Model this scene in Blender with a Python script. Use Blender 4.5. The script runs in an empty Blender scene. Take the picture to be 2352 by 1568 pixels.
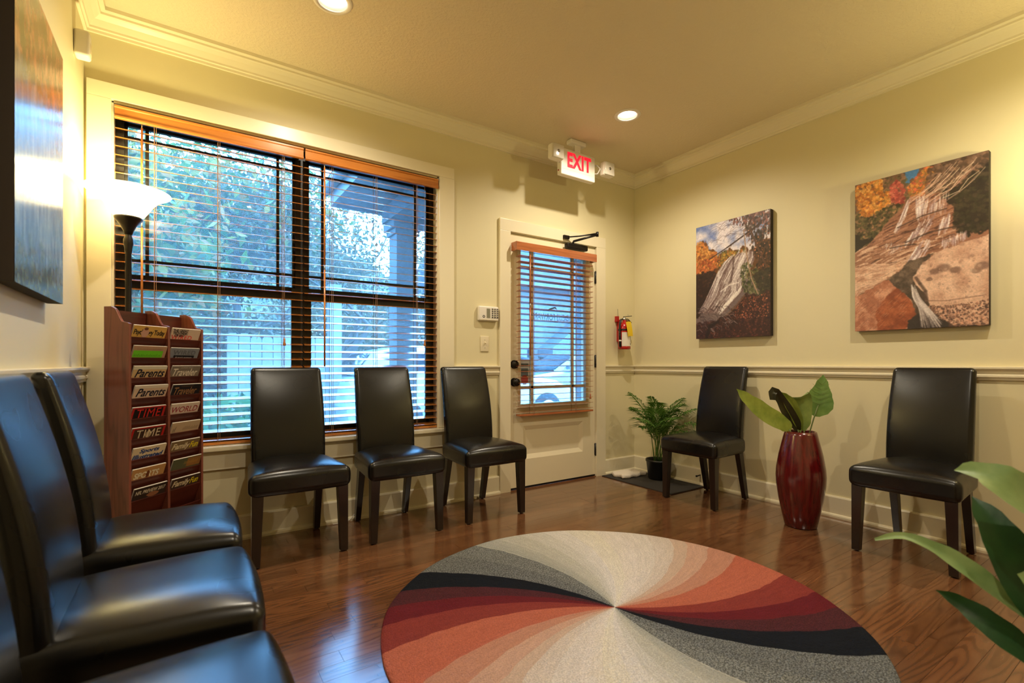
import bpy, bmesh, math, random
import numpy as np
from mathutils import Vector, Matrix

R = math.radians
sin, cos, pi = math.sin, math.cos, math.pi
scene = bpy.context.scene
COL = scene.collection

# ------------------------------------------------------------------ camera
cam_data = bpy.data.cameras.new('camera')
cam = bpy.data.objects.new('camera', cam_data)
COL.objects.link(cam)
cam.location = (-3.516, -3.156, 1.0)
cam.rotation_euler = (R(90), 0, R(-33.93))
cam_data.sensor_width = 36.0
cam_data.lens = 1113.4 / 2352 * 36.0
cam_data.shift_y = 50.3 / 2352
cam_data.clip_start = 0.05
cam_data.clip_end = 200
cam_data.dof.use_dof = True
cam_data.dof.focus_distance = 3.9
cam_data.dof.aperture_fstop = 3.2
scene.camera = cam

# ------------------------------------------------------------------ sky, exposure
SKY = 26.0
world = bpy.data.worlds.new('overcast_sky')
scene.world = world
world.use_nodes = True
_bg = world.node_tree.nodes['Background']
_bg.inputs['Color'].default_value = (0.185, 0.50, 1.0, 1)
_bg.inputs['Strength'].default_value = SKY
CAN_W = 64.0          # recessed ceiling lights
TORCH_W = 24.0        # floor lamps
CAN_COL = (1.0, 0.885, 0.69)
TORCH_COL = (1.0, 0.885, 0.40)
scene.view_settings.view_transform = 'Standard'
scene.view_settings.look = 'None'
scene.view_settings.gamma = 1.0
scene.view_settings.use_curve_mapping = False
scene.view_settings.exposure = 0.16
try:
    scene.cycles.use_denoising = True
    scene.cycles.max_bounces = 6
    scene.cycles.diffuse_bounces = 3
    scene.cycles.glossy_bounces = 3
    scene.cycles.transparent_max_bounces = 8
    scene.cycles.use_adaptive_sampling = True
    scene.cycles.adaptive_threshold = 0.04
    scene.cycles.sample_clamp_indirect = 6.0
    scene.cycles.caustics_reflective = False
    scene.cycles.caustics_refractive = False
except Exception:
    pass

# ------------------------------------------------------------------ helpers: colour and materials
def lin(c):
    out = []
    for x in c[:3]:
        x = x / 255.0
        out.append(x / 12.92 if x <= 0.04045 else ((x + 0.055) / 1.055) ** 2.4)
    return (out[0], out[1], out[2], 1.0)

class NT:
    def __init__(s, name):
        s.m = bpy.data.materials.new(name)
        s.m.use_nodes = True
        s.t = s.m.node_tree
        s.p = s.t.nodes['Principled BSDF']
        s.out = s.t.nodes['Material Output']
    def n(s, kind, **kw):
        nd = s.t.nodes.new('ShaderNode' + kind)
        for k, v in kw.items():
            setattr(nd, k, v)
        return nd
    def l(s, a, b):
        s.t.links.new(a, b)
    def val(s, sock, v):
        if hasattr(v, 'is_linked') or isinstance(v, bpy.types.NodeSocket):
            s.l(v, sock)
        else:
            sock.default_value = v
    def math(s, op, a, b=None, c=None):
        nd = s.n('Math', operation=op)
        s.val(nd.inputs[0], a)
        if b is not None: s.val(nd.inputs[1], b)
        if c is not None: s.val(nd.inputs[2], c)
        return nd.outputs[0]
    def ramp(s, fac, stops, mode='LINEAR'):
        nd = s.n('ValToRGB')
        nd.color_ramp.interpolation = mode
        e = nd.color_ramp.elements
        while len(e) < len(stops): e.new(0.5)
        for el, (pos, c) in zip(e, stops):
            el.position = pos
            el.color = c
        s.l(fac, nd.inputs[0])
        return nd.outputs[0]
    def mix(s, fac, a, b, mode='MIX'):
        nd = s.n('Mix', data_type='RGBA', blend_type=mode)
        s.val(nd.inputs[0], fac)
        s.val(nd.inputs[6], a)
        s.val(nd.inputs[7], b)
        return nd.outputs[2]
    def noise(s, vec, scale, detail=3, rough=0.55):
        nd = s.n('TexNoise')
        nd.inputs['Scale'].default_value = scale
        nd.inputs['Detail'].default_value = detail
        nd.inputs['Roughness'].default_value = rough
        if vec is not None: s.l(vec, nd.inputs['Vector'])
        return nd
    def mapping(s, vec, scale=(1, 1, 1), loc=None):
        nd = s.n('Mapping')
        nd.inputs['Scale'].default_value = scale
        if loc is not None:
            s.val(nd.inputs['Location'], loc)
        s.l(vec, nd.inputs['Vector'])
        return nd.outputs[0]
    def pos(s):
        return s.n('NewGeometry').outputs['Position']
    def objc(s):
        return s.n('TexCoord').outputs['Object']
    def bump(s, h, strength, dist):
        nd = s.n('Bump')
        nd.inputs['Strength'].default_value = strength
        nd.inputs['Distance'].default_value = dist
        s.l(h, nd.inputs['Height'])
        s.l(nd.outputs[0], s.p.inputs['Normal'])

def mat(name, rgb, rough=0.5, metal=0.0, spec=0.5, bump=None, var=None, coat=0.0, trans=0.0, emit=None):
    k = NT(name)
    p = k.p
    c = lin(rgb)
    p.inputs['Base Color'].default_value = c
    p.inputs['Roughness'].default_value = rough
    p.inputs['Metallic'].default_value = metal
    p.inputs['Specular IOR Level'].default_value = spec
    p.inputs['Coat Weight'].default_value = coat
    p.inputs['Coat Roughness'].default_value = 0.15
    p.inputs['Transmission Weight'].default_value = trans
    if var:
        nz = k.noise(k.objc(), var[0], 4)
        k.l(k.mix(k.math('MULTIPLY', nz.outputs[0], var[1]), c, lin(var[2])), p.inputs['Base Color'])
    if bump:
        nz = k.noise(k.objc(), bump[0], bump[3] if len(bump) > 3 else 3)
        k.bump(nz.outputs[0], bump[1], bump[2])
    if emit:
        p.inputs['Emission Color'].default_value = lin(emit[0])
        p.inputs['Emission Strength'].default_value = emit[1]
    return k.m

def wood(name, dark, light, rough=0.3, grain=(1.5, 22, 22), coat=0.3, use_random=False, lines=10.0, sat=0.22):
    k = NT(name)
    vec = k.pos()
    if use_random:
        rnd = k.n('ObjectInfo').outputs['Random']
        off = k.n('CombineXYZ')
        k.l(k.math('MULTIPLY', rnd, 37.0), off.inputs[0])
        k.l(k.math('MULTIPLY', rnd, 91.0), off.inputs[1])
        v = k.mapping(vec, grain, off.outputs[0])
    else:
        v = k.mapping(vec, grain)
    n1 = k.noise(v, 1.0, 1, 0.4)
    rings = k.math('SINE', k.math('MULTIPLY', n1.outputs[0], lines * 6.28))
    rings = k.math('MULTIPLY_ADD', rings, 0.5, 0.5)
    rings = k.math('POWER', rings, 0.35)
    fine = k.noise(k.mapping(v, (4, 6, 6)), 1.0, 4, 0.7)
    f = k.math('ADD', k.math('MULTIPLY', rings, 0.55), k.math('MULTIPLY', fine.outputs[0], 0.5))
    c = k.ramp(f, [(0.1, lin(dark)), (0.85, lin(light))])
    if use_random:
        hsv = k.n('HueSaturation')
        k.l(k.math('MULTIPLY_ADD', rnd, sat * 2, 1.0 - sat), hsv.inputs['Value'])
        k.l(c, hsv.inputs['Color'])
        c = hsv.outputs[0]
    k.l(c, k.p.inputs['Base Color'])
    k.p.inputs['Roughness'].default_value = rough
    k.p.inputs['Coat Weight'].default_value = coat
    k.p.inputs['Coat Roughness'].default_value = rough * 0.8
    k.bump(f, 0.04, 0.002)
    return k.m

def leafmat(name, stops, transl=0.4, rough=0.5):
    k = NT(name)
    rnd = k.n('NewGeometry').outputs['Random Per Island']
    c = k.ramp(rnd, [(i / max(1, len(stops) - 1), lin(s)) for i, s in enumerate(stops)])
    nz = k.noise(k.objc(), 30, 3)
    c = k.mix(k.math('MULTIPLY', nz.outputs[0], 0.3), c, (0.02, 0.04, 0.01, 1))
    k.l(c, k.p.inputs['Base Color'])
    k.p.inputs['Roughness'].default_value = rough
    k.p.inputs['Specular IOR Level'].default_value = 0.2
    tr = k.n('BsdfTranslucent')
    k.l(c, tr.inputs[0])
    ms = k.n('MixShader')
    ms.inputs[0].default_value = transl
    k.l(k.p.outputs[0], ms.inputs[1])
    k.l(tr.outputs[0], ms.inputs[2])
    k.l(ms.outputs[0], k.out.inputs[0])
    return k.m

MT = {}
def build_materials():
    k = NT('wall_paint')
    k.p.inputs['Base Color'].default_value = lin((224, 212, 172))
    k.p.inputs['Roughness'].default_value = 0.55
    k.bump(k.noise(k.pos(), 260, 2).outputs[0], 0.06, 0.002)
    MT['wall'] = k.m
    k = NT('ceiling_paint')
    k.p.inputs['Base Color'].default_value = lin((222, 206, 174))
    k.p.inputs['Roughness'].default_value = 0.7
    nz = k.noise(k.pos(), 75, 4, 0.6)
    k.bump(k.ramp(nz.outputs[0], [(0.42, (0, 0, 0, 1)), (0.62, (1, 1, 1, 1))]), 0.35, 0.004)
    MT['ceiling'] = k.m
    MT['trim'] = mat('trim_paint', (232, 220, 190), 0.32)
    MT['door'] = mat('door_paint', (232, 219, 188), 0.35)
    MT['plank'] = wood('oak_plank', (80, 48, 29), (118, 78, 50), 0.17, (1.3, 11, 11), 0.6, True, 11.0, 0.18)
    MT['subfloor'] = mat('subfloor', (50, 26, 14), 0.6)
    MT['blind'] = wood('honey_blind_wood', (160, 90, 36), (204, 128, 58), 0.2, (2, 30, 30), 1.0, False, 3.0)
    MT['blind2'] = wood('cherry_blind_wood', (150, 82, 48), (188, 110, 66), 0.22, (2, 30, 30), 0.9, False, 3.0)
    MT['bronze'] = mat('dark_bronze_frame', (22, 19, 18), 0.4)
    MT['black'] = mat('black_plastic', (18, 18, 19), 0.4)
    MT['blackmetal'] = mat('oil_rubbed_metal', (36, 31, 28), 0.35, 0.6)
    MT['cord'] = mat('cord', (150, 110, 80), 0.8)
    MT['white'] = mat('white_plastic', (232, 224, 212), 0.4)
    MT['offwhite'] = mat('cream_plastic', (226, 212, 180), 0.4)
    k = NT('black_leather')
    k.p.inputs['Base Color'].default_value = lin((13, 11, 10))
    k.p.inputs['Roughness'].default_value = 0.3
    k.p.inputs['Specular IOR Level'].default_value = 0.5
    n1 = k.noise(k.objc(), 7, 1)
    n2 = k.noise(k.objc(), 220, 2)
    k.l(k.math('MULTIPLY_ADD', n1.outputs[0], 0.06, 0.25), k.p.inputs['Roughness'])
    k.bump(k.math('ADD', k.math('MULTIPLY', n1.outputs[0], 1.0), k.math('MULTIPLY', n2.outputs[0], 0.03)), 0.06, 0.010)
    MT['leather'] = k.m
    MT['leg'] = mat('espresso_leg', (32, 20, 17), 0.3, coat=0.3)
    MT['mahogany'] = wood('mahogany', (84, 40, 30), (128, 70, 54), 0.3, (26, 26, 2), 0.4, False, 4.0)
    MT['mahogany_dark'] = wood('mahogany_shelf', (52, 18, 12), (84, 34, 22), 0.35, (3, 3, 26), 0.3, False, 3.0)
    k = NT('clear_glass')
    tr = k.n('BsdfTransparent')
    tr.inputs[0].default_value = (0.93, 0.97, 0.98, 1)
    gl = k.n('BsdfGlossy')
    gl.inputs['Roughness'].default_value = 0.02
    fr = k.n('Fresnel')
    fr.inputs[0].default_value = 1.45
    ms = k.n('MixShader')
    k.l(fr.outputs[0], ms.inputs[0])
    k.l(tr.outputs[0], ms.inputs[1])
    k.l(gl.outputs[0], ms.inputs[2])
    haze = k.n('BsdfTranslucent')          # bluish veil mixed into the panes, imitates haze over the view
    haze.inputs[0].default_value = (0.9, 0.95, 1.0, 1)
    ms2 = k.n('MixShader')
    ms2.inputs[0].default_value = 0.05
    k.l(ms.outputs[0], ms2.inputs[1])
    k.l(haze.outputs[0], ms2.inputs[2])
    k.l(ms2.outputs[0], k.out.inputs[0])
    MT['glass'] = k.m
    k = NT('frosted_bowl')
    em = k.n('Emission')
    em.inputs[0].default_value = (1.0, 0.86, 0.58, 1)
    lw = k.n('LayerWeight')
    lw.inputs[0].default_value = 0.35
    tcz = k.n('SeparateXYZ')
    k.l(k.objc(), tcz.inputs[0])
    g = k.ramp(tcz.outputs[2], [(0.0, (1, 1, 1, 1)), (1.0, (1, 1, 1, 1))])
    em.inputs[1].default_value = 1.2
    tl = k.n('BsdfTranslucent')
    tl.inputs[0].default_value = (0.95, 0.9, 0.8, 1)
    ms = k.n('AddShader')
    k.l(em.outputs[0], ms.inputs[0])
    k.l(tl.outputs[0], ms.inputs[1])
    k.l(ms.outputs[0], k.out.inputs[0])
    MT['bowl'] = k.m
    MT['canlens'] = mat('lit_lens', (255, 250, 240), 0.4, emit=((255, 246, 236), 9.0))
    MT['exitred'] = mat('exit_red', (235, 30, 50), 0.4, emit=((255, 20, 50), 0.9))
    MT['clearplastic'] = mat('clear_lens', (236, 226, 208), 0.12, trans=0.25)
    MT['red'] = mat('extinguisher_red', (178, 20, 20), 0.25, coat=0.5)
    MT['vase'] = vase_mat()
    MT['mat'] = mat('door_mat', (52, 47, 42), 0.95, bump=(160, 0.6, 0.004))
    MT['fluff'] = mat('white_fleece', (235, 222, 205), 0.95, bump=(120, 0.7, 0.01))
    MT['soil'] = mat('soil', (52, 40, 30), 0.95, bump=(60, 0.8, 0.01))
    MT['palm'] = leafmat('palm_leaf', [(84, 122, 50), (112, 152, 68), (142, 180, 92)], 0.35)
    MT['stem'] = mat('green_stem', (96, 110, 56), 0.5)
    MT['yellowtag'] = mat('yellow_tag', (236, 200, 36), 0.6)
    MT['paper'] = mat('paper', (228, 220, 206), 0.6)
    MT['silver'] = mat('silver_metal', (180, 176, 168), 0.3, 0.9)
    MT['brass'] = mat('hook_wire', (120, 104, 74), 0.4, 0.6)
    MT['canvas_edge'] = mat('canvas_edge', (40, 30, 24), 0.8)
    MT['ink'] = mat('ink_black', (22, 20, 22), 0.6)
    MT['rug'] = rug_mat()

def vase_mat():
    k = NT('red_lacquer')
    v = k.mapping(k.objc(), (90, 90, 1.6))
    nz = k.noise(v, 1.0, 4)
    c = k.ramp(nz.outputs[0], [(0.3, lin((70, 8, 12))), (0.7, lin((104, 14, 18)))])
    k.l(c, k.p.inputs['Base Color'])
    k.p.inputs['Roughness'].default_value = 0.22
    k.p.inputs['Coat Weight'].default_value = 0.6
    k.p.inputs['Coat Roughness'].default_value = 0.1
    k.bump(nz.outputs[0], 0.05, 0.002)
    return k.m

def rug_mat():
    k = NT('swirl_rug')
    oc = k.objc()
    sx = k.n('SeparateXYZ')
    wob = k.noise(oc, 9, 2)
    k.l(oc, sx.inputs[0])
    ang = k.math('ARCTAN2', sx.outputs[1], sx.outputs[0])
    deg = k.math('MULTIPLY', ang, 180 / pi)
    flat = k.n('CombineXYZ')
    k.l(sx.outputs[0], flat.inputs[0]); k.l(sx.outputs[1], flat.inputs[1])
    ln = k.n('VectorMath', operation='LENGTH')
    k.l(flat.outputs[0], ln.inputs[0])
    r = ln.outputs['Value']
    phi = k.math('SUBTRACT', deg, k.math('MULTIPLY', r, 27.0))
    phi = k.math('ADD', phi, k.math('MULTIPLY_ADD', wob.outputs[0], 2.4, -1.2))
    t = k.math('DIVIDE', k.math('FLOORED_MODULO', k.math('ADD', phi, 720.0), 180.0), 180.0)
    segs = [(0, (228, 212, 202)), (8, (236, 226, 220)), (18, (242, 232, 228)), (28, (244, 236, 222)),
            (38, (240, 234, 232)), (47, (226, 222, 218)), (55, (210, 207, 198)), (65, (196, 195, 186)),
            (74, (152, 155, 154)), (86, (138, 141, 142)), (100, (27, 30, 38)), (112, (90, 44, 50)), (121, (112, 36, 44)),
            (130, (148, 64, 58)), (141, (200, 112, 90)), (157, (204, 146, 124)), (166, (214, 172, 152)), (174, (216, 188, 170))]
    c = k.ramp(t, [(a / 180.0, lin(cc)) for a, cc in segs], 'CONSTANT')
    soft = k.ramp(t, [(a / 180.0, lin(cc)) for a, cc in segs[:9]] + [(1.0, lin((228, 212, 202)))], 'LINEAR')
    lightmask = k.ramp(t, [(0, (1, 1, 1, 1)), (73.5 / 180, (0, 0, 0, 1)), (158 / 180, (0.0, 0, 0, 1))], 'CONSTANT')
    c = k.mix(k.math('MULTIPLY', lightmask, 0.45), c, soft)
    mott = k.ramp(t, [(0, (0.34,) * 3 + (1,)), (74 / 180, (0.95,) * 3 + (1,)), (100 / 180, (0.05,) * 3 + (1,)),
                      (112 / 180, (0.6,) * 3 + (1,)), (121 / 180, (0.3,) * 3 + (1,)), (157 / 180, (0.25,) * 3 + (1,))], 'CONSTANT')
    polar = k.n('CombineXYZ')
    k.l(k.math('MULTIPLY', phi, 0.5), polar.inputs[0]); k.l(k.math('MULTIPLY', r, 5.0), polar.inputs[1])
    st = k.noise(polar.outputs[0], 1.6, 4, 0.7)
    fib = k.noise(oc, 190, 2, 0.7)
    cl = k.noise(oc, 60, 3, 0.65)
    mo = k.ramp(fib.outputs[0], [(0.42, (0, 0, 0, 1)), (0.56, (1, 1, 1, 1))])
    c = k.mix(k.math('MULTIPLY', k.math('MULTIPLY', mo, mott), 0.75), c, (0.012, 0.012, 0.014, 1))
    hs = k.n('HueSaturation')
    k.l(k.math('MULTIPLY_ADD', st.outputs[0], 0.55, 0.75), hs.inputs['Value'])
    k.l(c, hs.inputs['Color'])
    k.l(hs.outputs[0], k.p.inputs['Base Color'])
    k.p.inputs['Roughness'].default_value = 0.95
    k.p.inputs['Specular IOR Level'].default_value = 0.1
    k.p.inputs['Sheen Weight'].default_value = 0.0
    k.bump(k.math('ADD', fib.outputs[0], cl.outputs[0]), 0.9, 0.012)
    return k.m

build_materials()

# ------------------------------------------------------------------ helpers: meshes and objects
BASE = {}
class MB:
    def __init__(s):
        s.v = []; s.f = []; s.sm = []
    def add(s, verts, faces, smooth=False):
        o = len(s.v)
        s.v += [tuple(p) for p in verts]
        s.f += [tuple(i + o for i in f) for f in faces]
        s.sm += [smooth] * len(faces)
        return s
    def box(s, x0, x1, y0, y1, z0, z1):
        vs = [(x, y, z) for x in (x0, x1) for y in (y0, y1) for z in (z0, z1)]
        return s.add(vs, [(0, 1, 3, 2), (4, 6, 7, 5), (0, 4, 5, 1), (2, 3, 7, 6), (0, 2, 6, 4), (1, 5, 7, 3)])
    def quad(s, a, b, c, d):
        return s.add([a, b, c, d], [(0, 1, 2, 3)])
    def slab(s, o, u, w, n):   # box from corner o and three edge vectors
        o, u, w, n = Vector(o), Vector(u), Vector(w), Vector(n)
        vs = [o + u * i + w * j + n * k for i in (0, 1) for j in (0, 1) for k in (0, 1)]
        return s.add(vs, [(0, 1, 3, 2), (4, 6, 7, 5), (0, 4, 5, 1), (2, 3, 7, 6), (0, 2, 6, 4), (1, 5, 7, 3)])
    def tube(s, pts, radii, n=8, cap=True, sq=False, ell=None):
        pts = [Vector(p) for p in pts]
        if not hasattr(radii, '__len__'): radii = [radii] * len(pts)
        vs = []; prev = None
        for i, p in enumerate(pts):
            d = (pts[min(i + 1, len(pts) - 1)] - pts[max(i - 1, 0)])
            d = d.normalized() if d.length > 1e-9 else Vector((0, 0, 1))
            if prev is None:
                a = Vector((1, 0, 0)) if abs(d.x) < 0.9 else Vector((0, 1, 0))
                a = (a - d * a.dot(d)).normalized()
            else:
                a = (prev - d * prev.dot(d))
                a = a.normalized() if a.length > 1e-6 else prev
            prev = a
            b = d.cross(a)
            for k in range(n):
                t = 2 * pi * (k + 0.5) / n
                vs.append(p + (a * cos(t) + b * sin(t)) * radii[i])
        fs = []
        for i in range(len(pts) - 1):
            for k in range(n):
                fs.append((i * n + k, i * n + (k + 1) % n, (i + 1) * n + (k + 1) % n, (i + 1) * n + k))
        if cap:
            fs.append(tuple(reversed(range(n))))
            fs.append(tuple((len(pts) - 1) * n + k for k in range(n)))
        return s.add(vs, fs, n > 4)
    def lathe(s, prof, n=32, c=(0, 0, 0), axis='z', smooth=True, closed=False):
        vs = []
        for r, z in prof:
            for k in range(n):
                t = 2 * pi * k / n
                if axis == 'z': vs.append((c[0] + r * cos(t), c[1] + r * sin(t), c[2] + z))
                elif axis == 'y': vs.append((c[0] + r * cos(t), c[1] + z, c[2] + r * sin(t)))
                else: vs.append((c[0] + z, c[1] + r * cos(t), c[2] + r * sin(t)))
        fs = []
        m = len(prof)
        for i in range(m if closed else m - 1):
            j = (i + 1) % m
            for k in range(n):
                fs.append((i * n + k, i * n + (k + 1) % n, j * n + (k + 1) % n, j * n + k))
        return s.add(vs, fs, smooth)
    def rbox(s, c, h, r, m=3, mid=3, deform=None):
        """rounded box: centre c, half sizes h, corner radius r"""
        def coords(hh):
            rr = min(r, hh * 0.999)
            inner = hh - rr
            arc = [inner + rr * math.tan(R(45 * k / m)) for k in range(m + 1)]
            mids = [inner * (-1 + 2 * k / (mid + 1)) for k in range(1, mid + 1)] if inner > 1e-4 else []
            return [-a for a in reversed(arc)] + mids + arc
        idx = {}; vs = []; fs = []
        cs = [coords(x) for x in h]
        def vert(p):
            key = tuple(round(x, 5) for x in p)
            if key in idx: return idx[key]
            q = [max(-(h[i] - min(r, h[i] * .999)), min(h[i] - min(r, h[i] * .999), p[i])) for i in range(3)]
            d = Vector([p[i] - q[i] for i in range(3)])
            if d.length > 1e-9: d = d.normalized() * r
            w = Vector(q) + d
            if deform: w = Vector(deform(w))
            vs.append((c[0] + w[0], c[1] + w[1], c[2] + w[2]))
            idx[key] = len(vs) - 1
            return idx[key]
        for ax in range(3):
            a, b = (ax + 1) % 3, (ax + 2) % 3
            for sgn in (-1, 1):
                A, B = cs[a], cs[b]
                for i in range(len(A) - 1):
                    for j in range(len(B) - 1):
                        q = []
                        for (ii, jj) in ((i, j), (i + 1, j), (i + 1, j + 1), (i, j + 1)):
                            p = [0, 0, 0]; p[ax] = sgn * h[ax]; p[a] = A[ii]; p[b] = B[jj]
                            q.append(vert(p))
                        if len(set(q)) < 3: continue
                        fs.append(tuple(q) if sgn > 0 else tuple(reversed(q)))
        return s.add(vs, fs, True)
    def prism(s, poly, axis, a0, a1):
        """extrude 2D polygon along axis; poly gives the two other coordinates in xyz order"""
        n = len(poly)
        def mk(p, a):
            if axis == 'x': return (a, p[0], p[1])
            if axis == 'y': return (p[0], a, p[1])
            return (p[0], p[1], a)
        vs = [mk(p, a0) for p in poly] + [mk(p, a1) for p in poly]
        fs = [tuple(reversed(range(n))), tuple(range(n, 2 * n))]
        for i in range(n):
            j = (i + 1) % n
            fs.append((i, j, n + j, n + i))
        return s.add(vs, fs)
    def grid(s, fn, nu, nv, smooth=True):
        vs = [fn(i / nu, j / nv) for i in range(nu + 1) for j in range(nv + 1)]
        fs = [(i * (nv + 1) + j, (i + 1) * (nv + 1) + j, (i + 1) * (nv + 1) + j + 1, i * (nv + 1) + j + 1) for i in range(nu) for j in range(nv)]
        return s.add(vs, fs, smooth)
    def mesh(s, name, off=(0, 0, 0), bevel=0.0, fix=True):
        me = bpy.data.meshes.new(name)
        me.from_pydata([(p[0] - off[0], p[1] - off[1], p[2] - off[2]) for p in s.v], [], s.f)
        me.polygons.foreach_set('use_smooth', s.sm)
        if bevel or fix:
            bm = bmesh.new(); bm.from_mesh(me)
            if fix and len(s.f) < 20000:
                bmesh.ops.recalc_face_normals(bm, faces=bm.faces)
            if bevel:
                es = [e for e in bm.edges if len(e.link_faces) == 2 and e.calc_face_angle() > 0.6]
                bmesh.ops.bevel(bm, geom=es, offset=bevel, segments=2, affect='EDGES', profile=0.7, clamp_overlap=True)
            bm.to_mesh(me); bm.free()
        return me

def raw(name, me, material, parent=None, loc=(0, 0, 0)):
    o = bpy.data.objects.new(name, me)
    COL.objects.link(o)
    if me is not None and material is not None and len(me.materials) == 0:
        me.materials.append(MT[material] if isinstance(material, str) else material)
    o.location = loc
    if parent is not None:
        o.parent = parent
        BASE[o.name] = BASE.get(parent.name, (0, 0, 0))
    return o

def part(name, mb, material, parent, bevel=0.0, label=None, kind=None, fix=True):
    """mesh given in world coordinates (root not rotated) or in the root's own frame when its base is 0"""
    off = BASE.get(parent.name, (0, 0, 0))
    o = raw(name, mb.mesh(name, off, bevel, fix), material, parent)
    if label: o['label'] = label
    if kind: o['kind'] = kind
    return o

def tag(o, label, cat, group=None, kind=None):
    o['label'] = label; o['category'] = cat
    if group: o['group'] = group
    if kind: o['kind'] = kind
    return o

def thing(name, label, cat, loc=(0, 0, 0), rotz=None, group=None, kind=None):
    o = bpy.data.objects.new(name, None)
    COL.objects.link(o)
    o.empty_display_size = 0.05
    o.location = loc
    BASE[o.name] = tuple(loc)
    if rotz is not None:
        o.rotation_euler = (0, 0, rotz)
        BASE[o.name] = (0, 0, 0)
    return tag(o, label, cat, group, kind)

def struct(name, mb, material, label, cat, bevel=0.0, fix=True):
    o = raw(name, mb.mesh(name, (0, 0, 0), bevel, fix), material)
    return tag(o, label, cat, None, 'structure')

# lettering: every string once, as flat unit-size meshes
TXT = {}
def make_texts(items):
    obs = []
    for key, (body, shear, bold, space) in items.items():
        cu = bpy.data.curves.new('lettering', 'FONT')
        cu.body = body; cu.shear = shear; cu.offset = bold; cu.space_character = space
        cu.resolution_u = 3
        ob = bpy.data.objects.new('lettering', cu)
        COL.objects.link(ob); obs.append((key, ob))
    bpy.context.view_layer.update()
    dg = bpy.context.evaluated_depsgraph_get()
    for key, ob in obs:
        me = bpy.data.meshes.new_from_object(ob.evaluated_get(dg))
        v = np.array([tuple(p.co) for p in me.vertices])
        lo, hi = v.min(0), v.max(0)
        v = (v - lo) / np.maximum(hi - lo, 1e-6)
        TXT[key] = (v[:, :2], [tuple(p.vertices) for p in me.polygons])
        cu = ob.data
        bpy.data.objects.remove(ob); bpy.data.curves.remove(cu); bpy.data.meshes.remove(me)

def text_mb(key, o, u, w):
    o, u, w = Vector(o), Vector(u), Vector(w)
    v, f = TXT[key]
    return MB().add([o + u * float(a) + w * float(b) for a, b in v], f)

make_texts({
    'exit': ('EXIT', 0, 0.04, 1.08), 'focus': ('FOCUS FORWARD', 0, 0.0, 1.0),
    'psy': ('Psychology Today', 0, 0.02, 0.85),
    'parents': ('Parents', 0.3, 0.02, 1.0), 'time': ('TIME', 0, 0.0, 1.1), 'si1': ('Sports', 0.25, 0.035, 1.0),
    'si2': ('Illustrated', 0.25, 0.035, 1.0), 'sports': ('SPORTS', 0.1, 0.03, 1.0), 'nfl': ('NFL PREVIEW 2017', 0.15, 0.02, 1.0),
    'w1': ('THE GREAT', 0, 0.03, 0.9), 'w2': ('TECH PANIC', 0, 0.03, 0.9), 'w3': ('OF 2017', 0, 0.03, 0.9),
    'wired': ('WIRED', 0, 0.02, 1.1), 'amans': ("A man's moment", 0.2, 0.01, 1.0), 'cn': ('CONDE NAST', 0.1, 0.0, 1.1),
    'trav': ('Traveler', 0.25, 0.01, 1.0), 'world': ('WORLD', 0.15, 0.01, 1.0), 'fam': ('Family', 0.25, 0.02, 0.95),
    'fun': ('Fun', 0.25, 0.02, 0.95), 
    'abc': ('ABC', 0, 0.02, 1.1),
})

# ------------------------------------------------------------------ room shell
XW, YS, H = -3.932, -4.6, 2.74      # west wall, south wall, ceiling height
CANS = [(-0.945, -0.785), (-2.93, -0.742), (-0.945, -2.75), (-2.93, -2.75)]
WX0, WX1, WZ0, WZ1 = -3.83, -2.02, 0.52, 2.325        # window opening
DX0, DX1, DZ1 = -1.425, -0.50, 2.03                   # door opening

def cells(xs, zs, holes):
    for i in range(len(xs) - 1):
        for j in range(len(zs) - 1):
            cx, cz = (xs[i] + xs[i + 1]) / 2, (zs[j] + zs[j + 1]) / 2
            if not any(a < cx < b and c < cz < d for a, b, c, d in holes):
                yield xs[i], xs[i + 1], zs[j], zs[j + 1]

m = MB()
for a, b, c, d in cells([XW - .15, WX0, WX1, DX0, DX1, 0.15], [-0.02, WZ0, DZ1, WZ1, H + .1],
                        [(WX0, WX1, WZ0, WZ1), (DX0, DX1, -0.02, DZ1)]):
    m.box(a, b, 0, 0.15, c, d)
struct('wall_north', m, 'wall', 'cream wall holding the big window and the glazed door', 'wall')
struct('wall_east', MB().box(0, 0.15, YS, 0, -0.02, H + .1), 'wall', 'cream wall with the two waterfall pictures', 'wall')
struct('wall_west', MB().box(XW - .15, XW, YS, 0, -0.02, H + .1), 'wall', 'cream wall at the left edge behind the row of chairs', 'wall')
struct('wall_south', MB().box(XW - .15, 0.15, YS - .15, YS, -0.02, H + .1), 'wall', 'cream wall behind the viewer', 'wall')

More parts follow.
